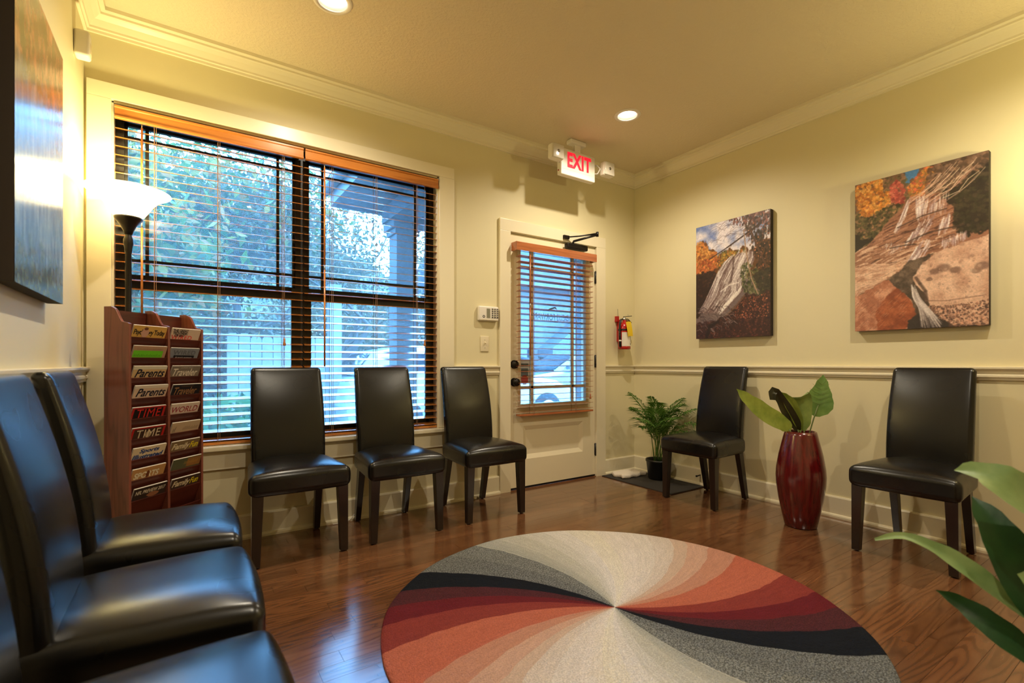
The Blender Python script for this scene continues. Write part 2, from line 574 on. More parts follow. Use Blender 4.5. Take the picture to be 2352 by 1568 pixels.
# ceiling with round holes for the recessed lights
CR = 0.078
xs = sorted({XW - .0, 0.0} | {c[0] - .12 for c in CANS} | {c[0] + .12 for c in CANS})
ys = sorted({YS, 0.0, -0.785 - .12, -0.742 + .12, -2.75 - .12, -2.75 + .12})
m = MB()
for a, b, c, d in cells(xs, ys, [(cx - .12, cx + .12, -0.905 if cy > -1 else cy - .12, -0.622 if cy > -1 else cy + .12) for cx, cy in CANS]):
    m.quad((a, c, H), (b, c, H), (b, d, H), (a, d, H))
NR = 48
for cx, cy in CANS:
    y0, y1 = (-0.905, -0.622) if cy > -1 else (cy - .12, cy + .12)
    x0, x1 = cx - .12, cx + .12
    inner = []; outer = []
    for k in range(NR):
        t = 2 * pi * (k + .5) / NR
        inner.append((cx + CR * cos(t), cy + CR * sin(t), H))
        dx, dy = cos(t), sin(t)
        sx_ = ((x1 - cx) if dx > 0 else (cx - x0)) / max(abs(dx), 1e-6)
        sy_ = ((y1 - cy) if dy > 0 else (cy - y0)) / max(abs(dy), 1e-6)
        s_ = min(sx_, sy_)
        outer.append((cx + dx * s_, cy + dy * s_, H))
    m.add(inner + outer, [(k, (k + 1) % NR, NR + (k + 1) % NR, NR + k) for k in range(NR)])
    for X, Y in ((x0, y0), (x1, y0), (x1, y1), (x0, y1)):      # square corners
        best = sorted(range(NR), key=lambda k: (outer[k][0] - X) ** 2 + (outer[k][1] - Y) ** 2)[:2]
        m.add([(X, Y, H), outer[best[0]], outer[best[1]]], [(0, 1, 2)])
ceil = struct('ceiling', m, 'ceiling', 'textured tan ceiling', 'ceiling')
part('roof_deck', MB().box(XW - .15, .15, YS - .15, .15, H + .22, H + .28), 'ceiling', ceil)

# floor: single oak planks on a base
fl = struct('floor', MB().box(XW, 0, YS, 0.15, -0.05, -0.012), 'subfloor', 'glossy reddish oak plank floor', 'floor')
part('threshold', MB().box(DX0 - .0, DX1, -.012, 0.15, -0.012, 0.006), 'plank', fl, 0.002)
unit = MB().box(0, 1, 0, 1, -0.012, 0.0).mesh('plank', bevel=0)
unit.materials.append(MT['plank'])
rng = random.Random(5)
PW = 0.0745
y = -0.001
row = 0
while y > YS:
    y1 = max(y - PW, YS)
    x = XW
    first = True
    deep = y1 < -3.45
    while x < -0.001:
        ln = rng.uniform(0.55, 1.35) if not first else rng.uniform(0.2, 1.1)
        if deep: ln = 9
        first = False
        x1 = min(x + ln, 0)
        if 0 - x1 < 0.2: x1 = 0
        o = raw('plank', unit, None, fl, (x + .0005, y1 + .0005, rng.uniform(-.0004, .0)))
        o.scale = (x1 - x - .001, (y - y1) - .001, 1)
        x = x1
    y = y1
    row += 1

# ---- trims
def profile_run(m, prof, p0, p1, inward, c0=0.0, c1=0.0):
    """prof: (out from wall, z); swept from p0 to p1 (xy on wall), inward = unit normal; c0/c1 mitre +1 shortens by out"""
    p0, p1, n = Vector(p0), Vector(p1), Vector(inward)
    d = (p1 - p0).normalized()
    k = len(prof)
    vs = []
    for p, s in ((p0, c0), (p1, -c1)):
        for o_, z in prof:
            q = p + n * o_ + d * (o_ * s)
            vs.append((q.x, q.y, z))
    fs = [(i, (i + 1) % k, k + (i + 1) % k, k + i) for i in range(k)]
    fs += [tuple(range(k)), tuple(range(k, 2 * k))]
    m.add(vs, fs)
crown = [(0, 2.64), (.012, 2.64), (.014, 2.652), (.022, 2.655), (.024, 2.665), (.030, 2.672), (.045, 2.690), (.062, 2.704), (.070, 2.708),
         (.072, 2.718), (.090, 2.722), (.092, H), (0, H)]
basep = [(0, 0), (.03, 0), (.03, .012), (.026, .020), (.016, .024), (.016, .128), (.011, .137), (0, .137)]
rail = [(0, .912), (.010, .912), (.012, .924), (.018, .928), (.018, .938), (.010, .946), (.010, .958), (.022, .966), (.028, .972), (.028, .981), (0, .984)]
NW = [(XW, 0), (0, 0), (0, YS), (XW, YS)]
sides = {'north': ((XW, 0), (0, 0), (0, -1)), 'east': ((0, 0), (0, YS), (-1, 0)), 'west': ((XW, YS), (XW, 0), (1, 0)), 'south': ((0, YS), (XW, YS), (0, 1))}
CX0, CX1, CZ0, CZ1 = -3.921, -1.91, 0.41, 2.403       # window casing outer edges
EX0, EX1, EZ1 = -1.518, -0.397, 2.118                 # door casing outer edges
ti = 1
for sd, (a, b, n) in sides.items():
    m = MB(); profile_run(m, crown, a, b, n, 1, 1)
    struct('trim_%d' % ti, m, 'trim', 'painted crown moulding along the %s wall' % sd, 'moulding'); ti += 1
for sd, (a, b, n) in sides.items():
    m = MB()
    if sd == 'north':
        profile_run(m, basep, (XW, 0), (EX0, 0), n, 1, 0)
        profile_run(m, basep, (EX1, 0), (0, 0), n, 0, 1)
    else:
        profile_run(m, basep, a, b, n, 1, 1)
    struct('baseboard_%s' % sd, m, 'trim', 'cream baseboard along the %s wall' % sd, 'baseboard')
for sd, (a, b, n) in sides.items():
    m = MB()
    if sd == 'north':
        profile_run(m, rail, (CX1, 0), (EX0, 0), n, 0, 0)
        profile_run(m, rail, (EX1, 0), (0, 0), n, 0, 1)
    else:
        profile_run(m, rail, a, b, n, 1, 1)
    struct('trim_%d' % ti, m, 'trim', 'cream chair rail along the %s wall' % sd, 'chair rail'); ti += 1

# window casing, stool and apron
CT = 0.022
tr = tag(bpy.data.objects.new('trim_%d' % ti, None), 'wide cream casing around the big window', 'window casing', None, 'structure'); ti += 1
COL.objects.link(tr)
part('casing_board', MB().box(CX0, WX0 + .004, -CT, 0, .545, 2.325), 'trim', tr, .002)
part('casing_board', MB().box(WX1 - .004, CX1, -CT, 0, .545, 2.325), 'trim', tr, .002)
part('casing_board', MB().box(CX0, CX1, -CT, 0, 2.3255, CZ1), 'trim', tr, .002)
part('stool', MB().box(CX0, CX1 + .012, -.05, .10, .517, .542), 'trim', tr, .005)
part('apron', MB().box(CX0, CX1, -.018, 0, CZ0, .516), 'trim', tr, .002)
m = MB().box(WX0, WX0 + .012, 0, .10, .542, WZ1).box(WX1 - .012, WX1, 0, .10, .542, WZ1).box(WX0, WX1, 0, .10, WZ1 - .008, WZ1)
part('jamb', m, 'trim', tr)
# door casing
tr = tag(bpy.data.objects.new('trim_%d' % ti, None), 'plain cream casing around the glazed door', 'door casing', None, 'structure'); ti += 1
COL.objects.link(tr)
part('casing_board', MB().box(EX0, DX0 + .006, -CT, 0, 0, 2.027), 'trim', tr, .002)
part('casing_board', MB().box(DX1 - .006, EX1, -CT, 0, 0, 2.027), 'trim', tr, .002)
part('casing_board', MB().box(EX0, EX1, -CT, 0, 2.0275, EZ1), 'trim', tr, .002)
part('jamb', MB().box(DX0, DX0 + .008, 0, .15, 0, DZ1).box(DX1 - .008, DX1, 0, .15, 0, DZ1).box(DX0, DX1, 0, .15, DZ1 - .008, DZ1)
     .box(DX0 + .008, DX0 + .02, .045, .06, 0, DZ1 - .008).box(DX1 - .02, DX1 - .008, .045, .06, 0, DZ1 - .008).box(DX0, DX1, .045, .06, DZ1 - .022, DZ1 - .008), 'trim', tr)

# ------------------------------------------------------------------ windows: dark frames, sashes, grilles, panes
def window(n, x0, x1, label):
    w = tag(bpy.data.objects.new('window_%d' % n, None), label, 'window', None, 'structure')
    COL.objects.link(w)
    ya, yb = .07, .13
    z0, zm0, zm1, z1 = .545, 1.415, 1.475, WZ1
    m = MB().box(x0, x0 + .035, ya, yb, z0, z1).box(x1 - .035, x1, ya, yb, z0, z1).box(x0, x1, ya, yb, z1 - .04, z1).box(x0, x1, ya, yb, z0, z0 + .03)
    part('frame', m, 'bronze', w)
    a, b = x0 + .035, x1 - .035
    up = part('upper_sash', MB().box(a, a + .014, .09, .115, zm0, z1 - .04).box(b - .014, b, .09, .115, zm0, z1 - .04)
              .box(a, b, .09, .115, zm0 + .01, zm1 - .005).box(a, b, .09, .115, z1 - .075, z1 - .04), 'bronze', w)
    lo = part('lower_sash', MB().box(a, a + .022, .068, .09, z0 + .03, zm1 - .012).box(b - .022, b, .068, .09, z0 + .03, zm1 - .012)
              .box(a, b, .066, .092, zm0 - .02, zm0 + .022).box(a, b, .068, .09, z0 + .03, z0 + .07), 'bronze', w)
    part('sash_lock', MB().box((a + b) / 2 - .03, (a + b) / 2 + .03, .06, .09, zm0 + .022, zm0 + .038), 'blackmetal', w, .003)
    for gx in (a + .095, b - .095):
        part('grille_bar', MB().box(gx - .008, gx + .008, .094, .112, zm1 - .005, z1 - .075), 'bronze', up)
    for gz in (1.545, 2.19):
        part('grille_bar', MB().box(a, b, .093, .113, gz - .008, gz + .008), 'bronze', up)
    part('pane', MB().box(a, b, .101, .104, zm1 - .01, z1 - .06), 'glass', up)
    part('pane', MB().box(a, b, .078, .081, z0 + .06, zm0), 'glass', lo)
window(1, WX0 + .012, -2.921, 'left dark-framed double-hung window behind the floor lamp')
window(2, -2.921, WX1 - .012, 'right dark-framed double-hung window beyond the middle chairs')

# ------------------------------------------------------------------ door
dr = tag(bpy.data.objects.new('door_1', None), 'cream half-glazed door with grille bars and lower panel', 'door', None, 'structure')
COL.objects.link(dr)
GX0, GX1, GZ0, GZ1 = -1.318, -0.618, .672, 1.905
d0, d1 = DX0 + .010, DX1 - .010
y0, y1 = .0, .044
m = MB()
for a, b, c, d in cells([d0, GX0, GX1, d1], [.012, GZ0, GZ1, 2.018], [(GX0, GX1, GZ0, GZ1)]):
    if c < .1:
        continue
    m.box(a, b, y0, y1, c, d)
PX0, PX1, PZ0, PZ1 = -1.285, -0.65, .235, .50
for a, b, c, d in cells([d0, PX0, PX1, d1], [.012, PZ0, PZ1, GZ0], [(PX0, PX1, PZ0, PZ1)]):
    m.box(a, b, y0, y1, c, d)
part('slab', m, 'door', dr)
bv = .035
m = MB().add([(PX0, y0, PZ0), (PX1, y0, PZ0), (PX1, y0, PZ1), (PX0, y0, PZ1),
              (PX0 + bv, y0 + .018, PZ0 + bv), (PX1 - bv, y0 + .018, PZ0 + bv), (PX1 - bv, y0 + .018, PZ1 - bv), (PX0 + bv, y0 + .018, PZ1 - bv)],
             [(0, 1, 5, 4), (1, 2, 6, 5), (2, 3, 7, 6), (3, 0, 4, 7), (4, 5, 6, 7)])
m.box(PX0, PX1, y0 + .03, y1, PZ0, PZ1)
part('lower_panel', m, 'door', dr)
m = MB()
for a, b, c, d in ((GX0 - .028, GX0 + .004, GZ0 - .028, GZ1 + .028), (GX1 - .004, GX1 + .028, GZ0 - .028, GZ1 + .028),
                   (GX0, GX1, GZ0 - .028, GZ0 + .004), (GX0, GX1, GZ1 - .004, GZ1 + .028)):
    m.box(a, b, -.008, y1 + .008, c, d)
part('glazing_bead', m, 'door', dr, .003)
for gx in (-1.19, -0.757):
    part('muntin', MB().box(gx - .012, gx + .012, .010, .034, GZ0, GZ1), 'door', dr)
for gz in (.806, 1.77):
    part('muntin', MB().box(GX0, GX1, .010, .034, gz - .012, gz + .012), 'door', dr)
pn = part('pane', MB().box(GX0, GX1, .020, .024, GZ0, GZ1), 'glass', dr)
MT['decal'] = mat('window_lettering', (150, 178, 198), 0.6)
part('glass_lettering', text_mb('focus', (-0.76, .028, 1.36), (-.43, 0, 0), (0, 0, .055)), 'decal', dr, label='pale reversed lettering on the glass')
part('glass_emblem', MB().tube([(-.92, .027, 1.455), (-.94, .027, 1.47), (-.97, .027, 1.46), (-1.0, .027, 1.452), (-1.01, .027, 1.444)], [.003, .008, .007, .006, .002], 6), 'decal', dr)
MT['sticker_white'] = mat('sticker_white', (214, 222, 226), 0.5)
MT['sticker_grey'] = mat('sticker_grey', (110, 128, 136), 0.5)
MT['sticker_red'] = mat('sticker_red', (196, 84, 84), 0.5)
st = part('sticker', MB().box(-1.312, -1.205, .0165, .0195, .84, 1.03), 'sticker_white', dr)
part('sticker_print', MB().box(-1.295, -1.225, .0155, .0165, .90, .962).box(-1.295, -1.225, .0155, .0165, .982, 1.0), 'sticker_grey', st)
m = MB()
oc = [(-1.26 + .036 * cos(R(22.5 + 45 * k)), .868 + .04 * sin(R(22.5 + 45 * k))) for k in range(8)]
m.prism(oc, 'y', .0145, .0165)
part('security_sticker', m, 'sticker_red', dr, label='red octagonal security sticker')
for kz, nm in ((.992, 'deadbolt'), (.852, 'door_knob')):
    part(nm, MB().lathe([(0, -.058 if nm == 'door_knob' else -.03), (.02, -.057 if nm == 'door_knob' else -.03), (.03, -.045 if nm == 'door_knob' else -.026), (.032, -.032 if nm == 'door_knob' else -.02), (.024, -.02), (.014, -.014), (.034, -.008), (.034, 0)], 24, (-1.375, 0, kz), 'y'), 'blackmetal', dr)
for kz in (.24, 1.02, 1.76):
    part('hinge', MB().tube([(d1 + .004, -.008, kz - .055), (d1 + .004, -.008, kz + .055)], .008, 10).box(d1 - .004, d1 + .012, -.004, .0, kz - .05, kz + .05), 'black', dr)
cl = part('door_closer', MB().rbox((-.765, -.045, 1.985), (.115, .024, .024), .01, 2, 1), 'blackmetal', dr)
part('closer_arm', MB().tube([(-.80, -.045, 2.012), (-.80, -.05, 2.03), (-.66, -.19, 2.075)], [.012, .011, .010], 6), 'blackmetal', cl)
part('closer_arm', MB().tube([(-.86, -.025, 2.062), (-.78, -.1, 2.066), (-.66, -.19, 2.085)], [.006, .006, .008], 6).tube([(-.66, -.19, 2.06), (-.66, -.19, 2.098)], .012, 8), 'blackmetal', cl)
part('closer_bracket', MB().box(-.895, -.835, -.04, -.022, 2.045, 2.075), 'blackmetal', cl, .003)
part('door_sweep', MB().box(d0, d1, -.004, .02, .008, .02), 'blackmetal', dr)

# ------------------------------------------------------------------ wooden blinds
def blind(label, x0, x1, ztop, zbot, yc, wood_m, ladders, wand_x, wand_z, cord_x, tassel_z, proud=False, val_x=None, val_h=.066, tape=False, yv=None):
    w = thing('wooden_blind', label, 'blind', ((x0 + x1) / 2, yc, zbot))
    va, vb = val_x or (x0, x1)
    yv = yv if yv is not None else yc - .04
    prof = [(yv, ztop - val_h), (yv - .006, ztop - val_h + .004), (yv - .006, ztop - val_h + .012), (yv, ztop - val_h + .016), (yv, ztop - .014), (yv - .007, ztop - .010),
            (yv - .007, ztop - .002), (yv, ztop), (yv + .012, ztop), (yv + .012, ztop - val_h)]
    if proud:
        prof = [(yv, ztop - val_h), (yv, ztop - .004), (yv + .004, ztop), (yv + .012, ztop), (yv + .012, ztop - val_h)]
    vl = part('valance', MB().prism(prof, 'x', va, vb), wood_m, w)
    if proud:
        part('valance_return', MB().box(va, va + .012, yv + .01, yc + .035, ztop - val_h, ztop).box(vb - .012, vb, yv + .01, yc + .035, ztop - val_h, ztop), wood_m, vl)
    part('head_rail', MB().box(x0 + .015, x1 - .015, yc - .022, yc + .022, ztop - .05, ztop - .008), 'bronze' if not proud else 'offwhite', w)
    base = BASE[w.name]
    sl = MB().box(-(x1 - x0) / 2, (x1 - x0) / 2, -.025, .025, -.0015, .0015)
    me = sl.mesh('slat', bevel=.0008)
    me.materials.append(MT[wood_m])
    pitch = .0452
    z = zbot + .03
    k = 0
    while z < ztop - .065:
        o = raw('slat', me, None, w, ((x0 + x1) / 2 - base[0], 0, z - base[2]))
        o.rotation_euler = (R(-8 if proud else 14), 0, 0)
        z += pitch; k += 1
    part('bottom_rail', MB().box(x0, x1, yc - .025, yc + .025, zbot, zbot + .016), wood_m, w, .003)
    for lx in ladders:
        m = MB()
        if tape:
            part('ladder_tape', MB().box(lx - .013, lx + .013, yc - .0275, yc - .0265, zbot + .01, ztop - .05).box(lx - .013, lx + .013, yc + .0265, yc + .0275, zbot + .01, ztop - .05), wood_m, w)
        else:
            part('ladder_cord', m.box(lx - .0012, lx + .0012, yc - .0275, yc - .0255, zbot + .01, ztop - .05).box(lx - .0012, lx + .0012, yc + .0255, yc + .0275, zbot + .01, ztop - .05)
                 .box(lx + .008, lx + .010, yc - .0275, yc - .0255, zbot + .01, ztop - .05), 'cord', w)
    yw = yc - .034
    zm = (ztop + wand_z) / 2 - .03
    wd = part('tilt_wand', MB().tube([(wand_x, yw, ztop - val_h - .02), (wand_x, yw, zm)], .0055, 8).tube([(wand_x, yw, zm - .03), (wand_x, yw, wand_z)], .0055, 8), wood_m, w)
    part('wand_joint', MB().tube([(wand_x, yw, zm), (wand_x, yw, zm - .03)], .004, 6), 'silver', wd)
    part('wand_hook', MB().tube([(wand_x, yw, ztop - val_h - .02), (wand_x, yw + .005, ztop - val_h + .01)], .003, 6), 'silver', wd)
    pc = part('pull_cord', MB().tube([(cord_x, yw, ztop - val_h), (cord_x, yw, tassel_z + .02)], .0012, 5), 'cord', w)
    part('tassel', MB().lathe([(.0, .022), (.005, .022), (.006, .012), (.0045, .004), (.008, -.010), (.009, -.022), (.0, -.024)], 12, (cord_x, yw, tassel_z)), wood_m, pc)
    return w
yb = .03
blind('honey wood blind on the left window behind the floor lamp', WX0 + .016, -2.925, 2.302, .545, yb, 'blind', (-3.654, -3.367, -3.036), -3.705, 1.22, -3.029, 1.128, yv=-.018)
blind('honey wood blind on the right window behind the middle chair', -2.915, WX1 - .014, 2.302, .545, yb, 'blind', (-2.756, -2.474, -2.189), -2.80, .98, -2.131, 1.144, yv=-.018)
blind('reddish wood blind hung on the front of the door', -1.372, -0.597, 1.94, .588, -.05, 'blind2', (-1.24, -0.80), -1.277, 1.06, -.64, .72, True, (-1.41, -.572), .066, False, yv=-.092)

# ------------------------------------------------------------------ dining-style leather chairs
def chair_proto():
    t = thing('leather_chair', 'x', 'chair', (0, 0, 0), 0.0)
    hw = .230
    def seat_def(w):
        x, y, z = w
        taper = 1.0 - .16 * (y + .215) / .43            # narrower at the back
        puff = max(0, 1 - (x / hw) ** 4) ** 1.3 * max(0, 1 - (y / .225) ** 4) ** 1.3
        z2 = z + (.032 * puff if z > 0 else -.002 * puff)
        side = 1 + .02 * max(0, 1 - (z / .06) ** 2)
        return (x * taper * side, y - .012 * max(0, 1 - (x / hw) ** 2) * (1 if y < 0 else 0), z2)
    part('seat', MB().rbox((0, -.040, .402), (hw, .215, .054), .030, 4, 15, seat_def), 'leather', t)
    def back_def(w):
        x, y, z = w
        k = (z + .318) / .636                              # 0 bottom, 1 top
        zc = k
        off = .140 + .088 * zc ** 1.4 - .018 * sin(pi * zc)
        wd = 1.0 - .03 * k + .03 * sin(pi * k)
        thick = 1.15 - .40 * k
        bulge = -.008 * max(0, 1 - (x / .18) ** 2) * max(0, 1 - (2 * k - 1) ** 2) if y < 0 else 0
        return (x * wd, y * thick + off + bulge, z)
    part('backrest', MB().rbox((0, 0, .658), (.183, .030, .318), .022, 3, 15, back_def), 'leather', t)
    def leg(x0, y0, z0, w0, x1, y1, w1, d0=None, d1=None):
        d0 = d0 or w0; d1 = d1 or w1
        vs = []
        for (x, y, z, w, d) in ((x0, y0, z0, w0, d0), (x1, y1, .006, w1, d1)):
            vs += [(x - w, y - d, z), (x + w, y - d, z), (x + w, y + d, z), (x - w, y + d, z)]
        m = MB().add(vs, [(0, 1, 2, 3), (7, 6, 5, 4), (0, 4, 5, 1), (1, 5, 6, 2), (2, 6, 7, 3), (3, 7, 4, 0)])
        return m.tube([(x1, y1, 0), (x1, y1, .008)], .010, 8)
    for s in (-1, 1):
        part('leg', leg(s * .192, -.217, .36, .025, s * .2, -.22, .018), 'leg', t, .002)
        part('leg', leg(s * .155, .135, .40, .020, s * .158, .225, .016, .026, .018), 'leg', t, .002)
    return t

def dup(root, loc, rotz, label, group=None):
    r = root.copy(); COL.objects.link(r)
    r.location = loc; r.rotation_euler = (0, 0, rotz)
    r.scale = (1, 1, 1)
    r['label'] = label
    if group: r['group'] = group
    for ch in list(root.children):
        c = ch.copy(); COL.objects.link(c); c.parent = r
        for g in ch.children:
            d = g.copy(); COL.objects.link(d); d.parent = c
    return r

chair = chair_proto()
GRP = 'matching black leather chairs around the room'
spots = [(-3.025, -.28, 0, 'black leather chair under the window, nearest to the magazine rack'),
         (-2.455, -.28, 0, 'black leather chair standing in front of the right window, middle of the three'),
         (-1.854, -.28, 0, 'black leather chair just left of the door, below the alarm keypad'),
         (-.315, -.99, -pi / 2, 'black leather chair between the potted palm and the red vase'),
         (-.315, -2.232, -pi / 2, 'black leather chair under the larger waterfall picture at right'),
         (-3.622, -1.165, pi / 2, 'black leather chair by the left wall, next to the magazine rack'),
         (-3.622, -1.715, pi / 2, 'black leather chair by the left wall, second from the magazine rack'),
         (-3.622, -2.26, pi / 2, 'nearest black leather chair, cut off by the bottom left corner')]
for i, (x, y, rz, lb) in enumerate(spots):
    if i == 0:
        chair.scale = (1.05, 1.0, 1.0); chair.location = (x, y, 0); chair.rotation_euler = (0, 0, rz); chair['label'] = lb; chair['group'] = GRP
    else:
        dup(chair, (x, y, 0), rz, lb, GRP)

# ------------------------------------------------------------------ round swirl rug
RC, RR = (-2.072, -1.757), .917
rg = MB()
NT_, prof = 180, [(0, .011), (.3, .0115), (.6, .0115), (.8, .0115), (.88, .0115), (.905, .0105), (.914, .008), (.917, .004), (.915, .001)]
vs = [(0, 0, .0115)]
for j, (r, z) in enumerate(prof[1:]):
    for k in range(NT_):
        t = 2 * pi * k / NT_
        wv = 1 + .003 * sin(5 * t + 1) + .002 * sin(13 * t)
        vs.append((r * wv * cos(t), r * wv * sin(t), z))
fs = [(0, 1 + k, 1 + (k + 1) % NT_) for k in range(NT_)]
for j in range(len(prof) - 2):
    for k in range(NT_):
        a, b = 1 + j * NT_ + k, 1 + j * NT_ + (k + 1) % NT_
        fs.append((a, a + NT_, b + NT_, b))
rg.add(vs, fs, True)
o = raw('round_rug', rg.mesh('round_rug'), 'rug', None, (RC[0], RC[1], 0))
tag(o, 'round wool rug with swirling cream, grey, black, maroon and orange rays', 'rug')

# ------------------------------------------------------------------ torchiere floor lamps
def torchiere(label, x, y, parts=True, power=TORCH_W):
    t = thing('floor_lamp', label, 'floor lamp', (x, y, 0))
    part('base', MB().lathe([(0, 0), (.125, 0), (.13, .008), (.12, .018), (.05, .028), (.025, .045), (.014, .07)], 32, (x, y, 0)), 'blackmetal', t)
    part('pole', MB().lathe([(.0125, .05), (.0125, .55), (.016, .56), (.016, .58), (.0125, .59), (.0125, 1.1), (.016, 1.11), (.016, 1.13), (.0125, 1.14), (.0125, 1.53),
                             (.016, 1.54), (.015, 1.55), (.02, 1.575), (.02, 1.595), (.014, 1.61), (.013, 1.62)], 20, (x, y, 0)), 'blackmetal', t)
    part('cup', MB().lathe([(0, 1.618), (.016, 1.618), (.02, 1.635), (.032, 1.66), (.047, 1.68), (.056, 1.692), (.057, 1.70), (.0, 1.70)], 32, (x, y, 0)), 'blackmetal', t)
    bowl = part('glass_bowl', MB().lathe([(.0, 1.698), (.048, 1.699), (.062, 1.71), (.078, 1.735), (.098, 1.768), (.122, 1.795), (.148, 1.812), (.166, 1.82), (.169, 1.824),
                                   (.165, 1.826), (.145, 1.818), (.118, 1.80), (.094, 1.773), (.074, 1.74), (.058, 1.716), (.0, 1.708)], 48, (x, y, 0)), 'bowl', t, label='glowing frosted glass bowl')
    part('bulb', MB().lathe([(0, 1.71), (.015, 1.71), (.016, 1.73), (.026, 1.755), (.026, 1.77), (.015, 1.79), (0, 1.795)], 16, (x, y, 0)), 'canlens', t)
    ld = bpy.data.lights.new('lamp_light', 'POINT')
    ld.energy = power; ld.color = TORCH_COL; ld.shadow_soft_size = .05
    lo = bpy.data.objects.new('lamp_light', ld); COL.objects.link(lo)
    lo.parent = t; lo.location = (0, 0, 1.835)
    return t
torchiere('lit floor lamp with white glass bowl in the corner behind the magazine rack', -3.745, -.195)
torchiere('lit floor lamp out of view beyond the right chair', -.32, -3.12)

# ------------------------------------------------------------------ recessed lights
def can(i, x, y, label):
    t = thing('recessed_light', label, 'ceiling light', (x, y, H), None, 'recessed ceiling lights')
    part('trim_ring', MB().lathe([(.066, -.004), (.082, -.006), (.090, -.003), (.092, .0), (.078, .0), (.070, .0)], 48, (x, y, H), closed=True), 'white', t)
    part('reflector', MB().lathe([(.0775, -.002), (.0705, -.004), (.066, .03), (.060, .068), (.062, .070), (.0775, .04)], 48, (x, y, H), closed=True), 'white', t)
    part('lens', MB().lathe([(0, .062), (.03, .058), (.06, .062), (.06, .068), (0, .068)], 40, (x, y, H)), 'canlens', t)
    part('housing', MB().lathe([(.078, .0), (.085, .02), (.085, .15), (0, .15)], 32, (x, y, H)), 'black', t)
    ld = bpy.data.lights.new('spot', 'SPOT')
    ld.energy = CAN_W; ld.color = CAN_COL; ld.spot_size = R(155); ld.spot_blend = .75; ld.shadow_soft_size = .02
    lo = bpy.data.objects.new('spot', ld); COL.objects.link(lo)
    lo.parent = t; lo.location = (0, 0, -.012)
for i, (x, y) in enumerate(CANS):
    can(i, x, y, ['round recessed ceiling light above the exit sign', 'round recessed ceiling light cut off by the top edge',
                  'recessed ceiling light over the right chair, out of view', 'recessed ceiling light over the left chairs, out of view'][i])

# ceiling air vent whose corner shows at the top edge
t = thing('ceiling_vent', 'white ceiling air vent, its corner peeking in at the top edge', 'vent', (-3.35, -.74, H))
part('frame', MB().box(-3.50, -3.475, -.89, -.595, H - .010, H).box(-3.21, -3.185, -.89, -.595, H - .010, H)
     .box(-3.475, -3.21, -.89, -.865, H - .010, H).box(-3.475, -3.21, -.62, -.595, H - .010, H), 'white', t)
part('duct_back', MB().box(-3.475, -3.21, -.865, -.62, H - .002, H - .0005), 'black', t)
for k in range(8):
    part('louvre', MB().slab((-3.475, -.862 + k * .031, H - .003), (.265, 0, 0), (0, .020, -.007), (0, .001, .002)), 'white', t)

# motion sensor high in the corner
t = thing('motion_sensor', 'small white motion sensor high on the left wall corner', 'sensor', (XW, -.25, 2.42))
x = XW
part('housing', MB().rbox((x + .028, -.25, 2.44), (.028, .032, .058), .012, 2, 2), 'white', t)
part('lens', MB().rbox((x + .05, -.25, 2.425), (.008, .022, .028), .007, 2, 1), 'offwhite', t)

# ------------------------------------------------------------------ pictures (printed canvas)
def vnoise(h, w, cell, seed, octv=4, ax=1.0):
    rg_ = np.random.RandomState(seed); out = np.zeros((h, w)); amp = 1; tot = 0
    for o_ in range(octv):
        gh = max(2, int(h / cell / ax) + 2); gw = max(2, int(w / cell) + 2)
        g = rg_.rand(gh, gw)
        yy = np.linspace(0, gh - 1.001, h); xx = np.linspace(0, gw - 1.001, w)
        y0 = yy.astype(int); x0 = xx.astype(int); fy = (yy - y0)[:, None]; fx = (xx - x0)[None, :]
        fy = fy * fy * (3 - 2 * fy); fx = fx * fx * (3 - 2 * fx)
        a = g[y0][:, x0]; b = g[y0][:, x0 + 1]; c = g[y0 + 1][:, x0]; d = g[y0 + 1][:, x0 + 1]
        out += amp * ((a * (1 - fx) + b * fx) * (1 - fy) + (c * (1 - fx) + d * fx) * fy)
        tot += amp; amp *= .55; cell = max(1.5, cell / 2)
    return out / tot

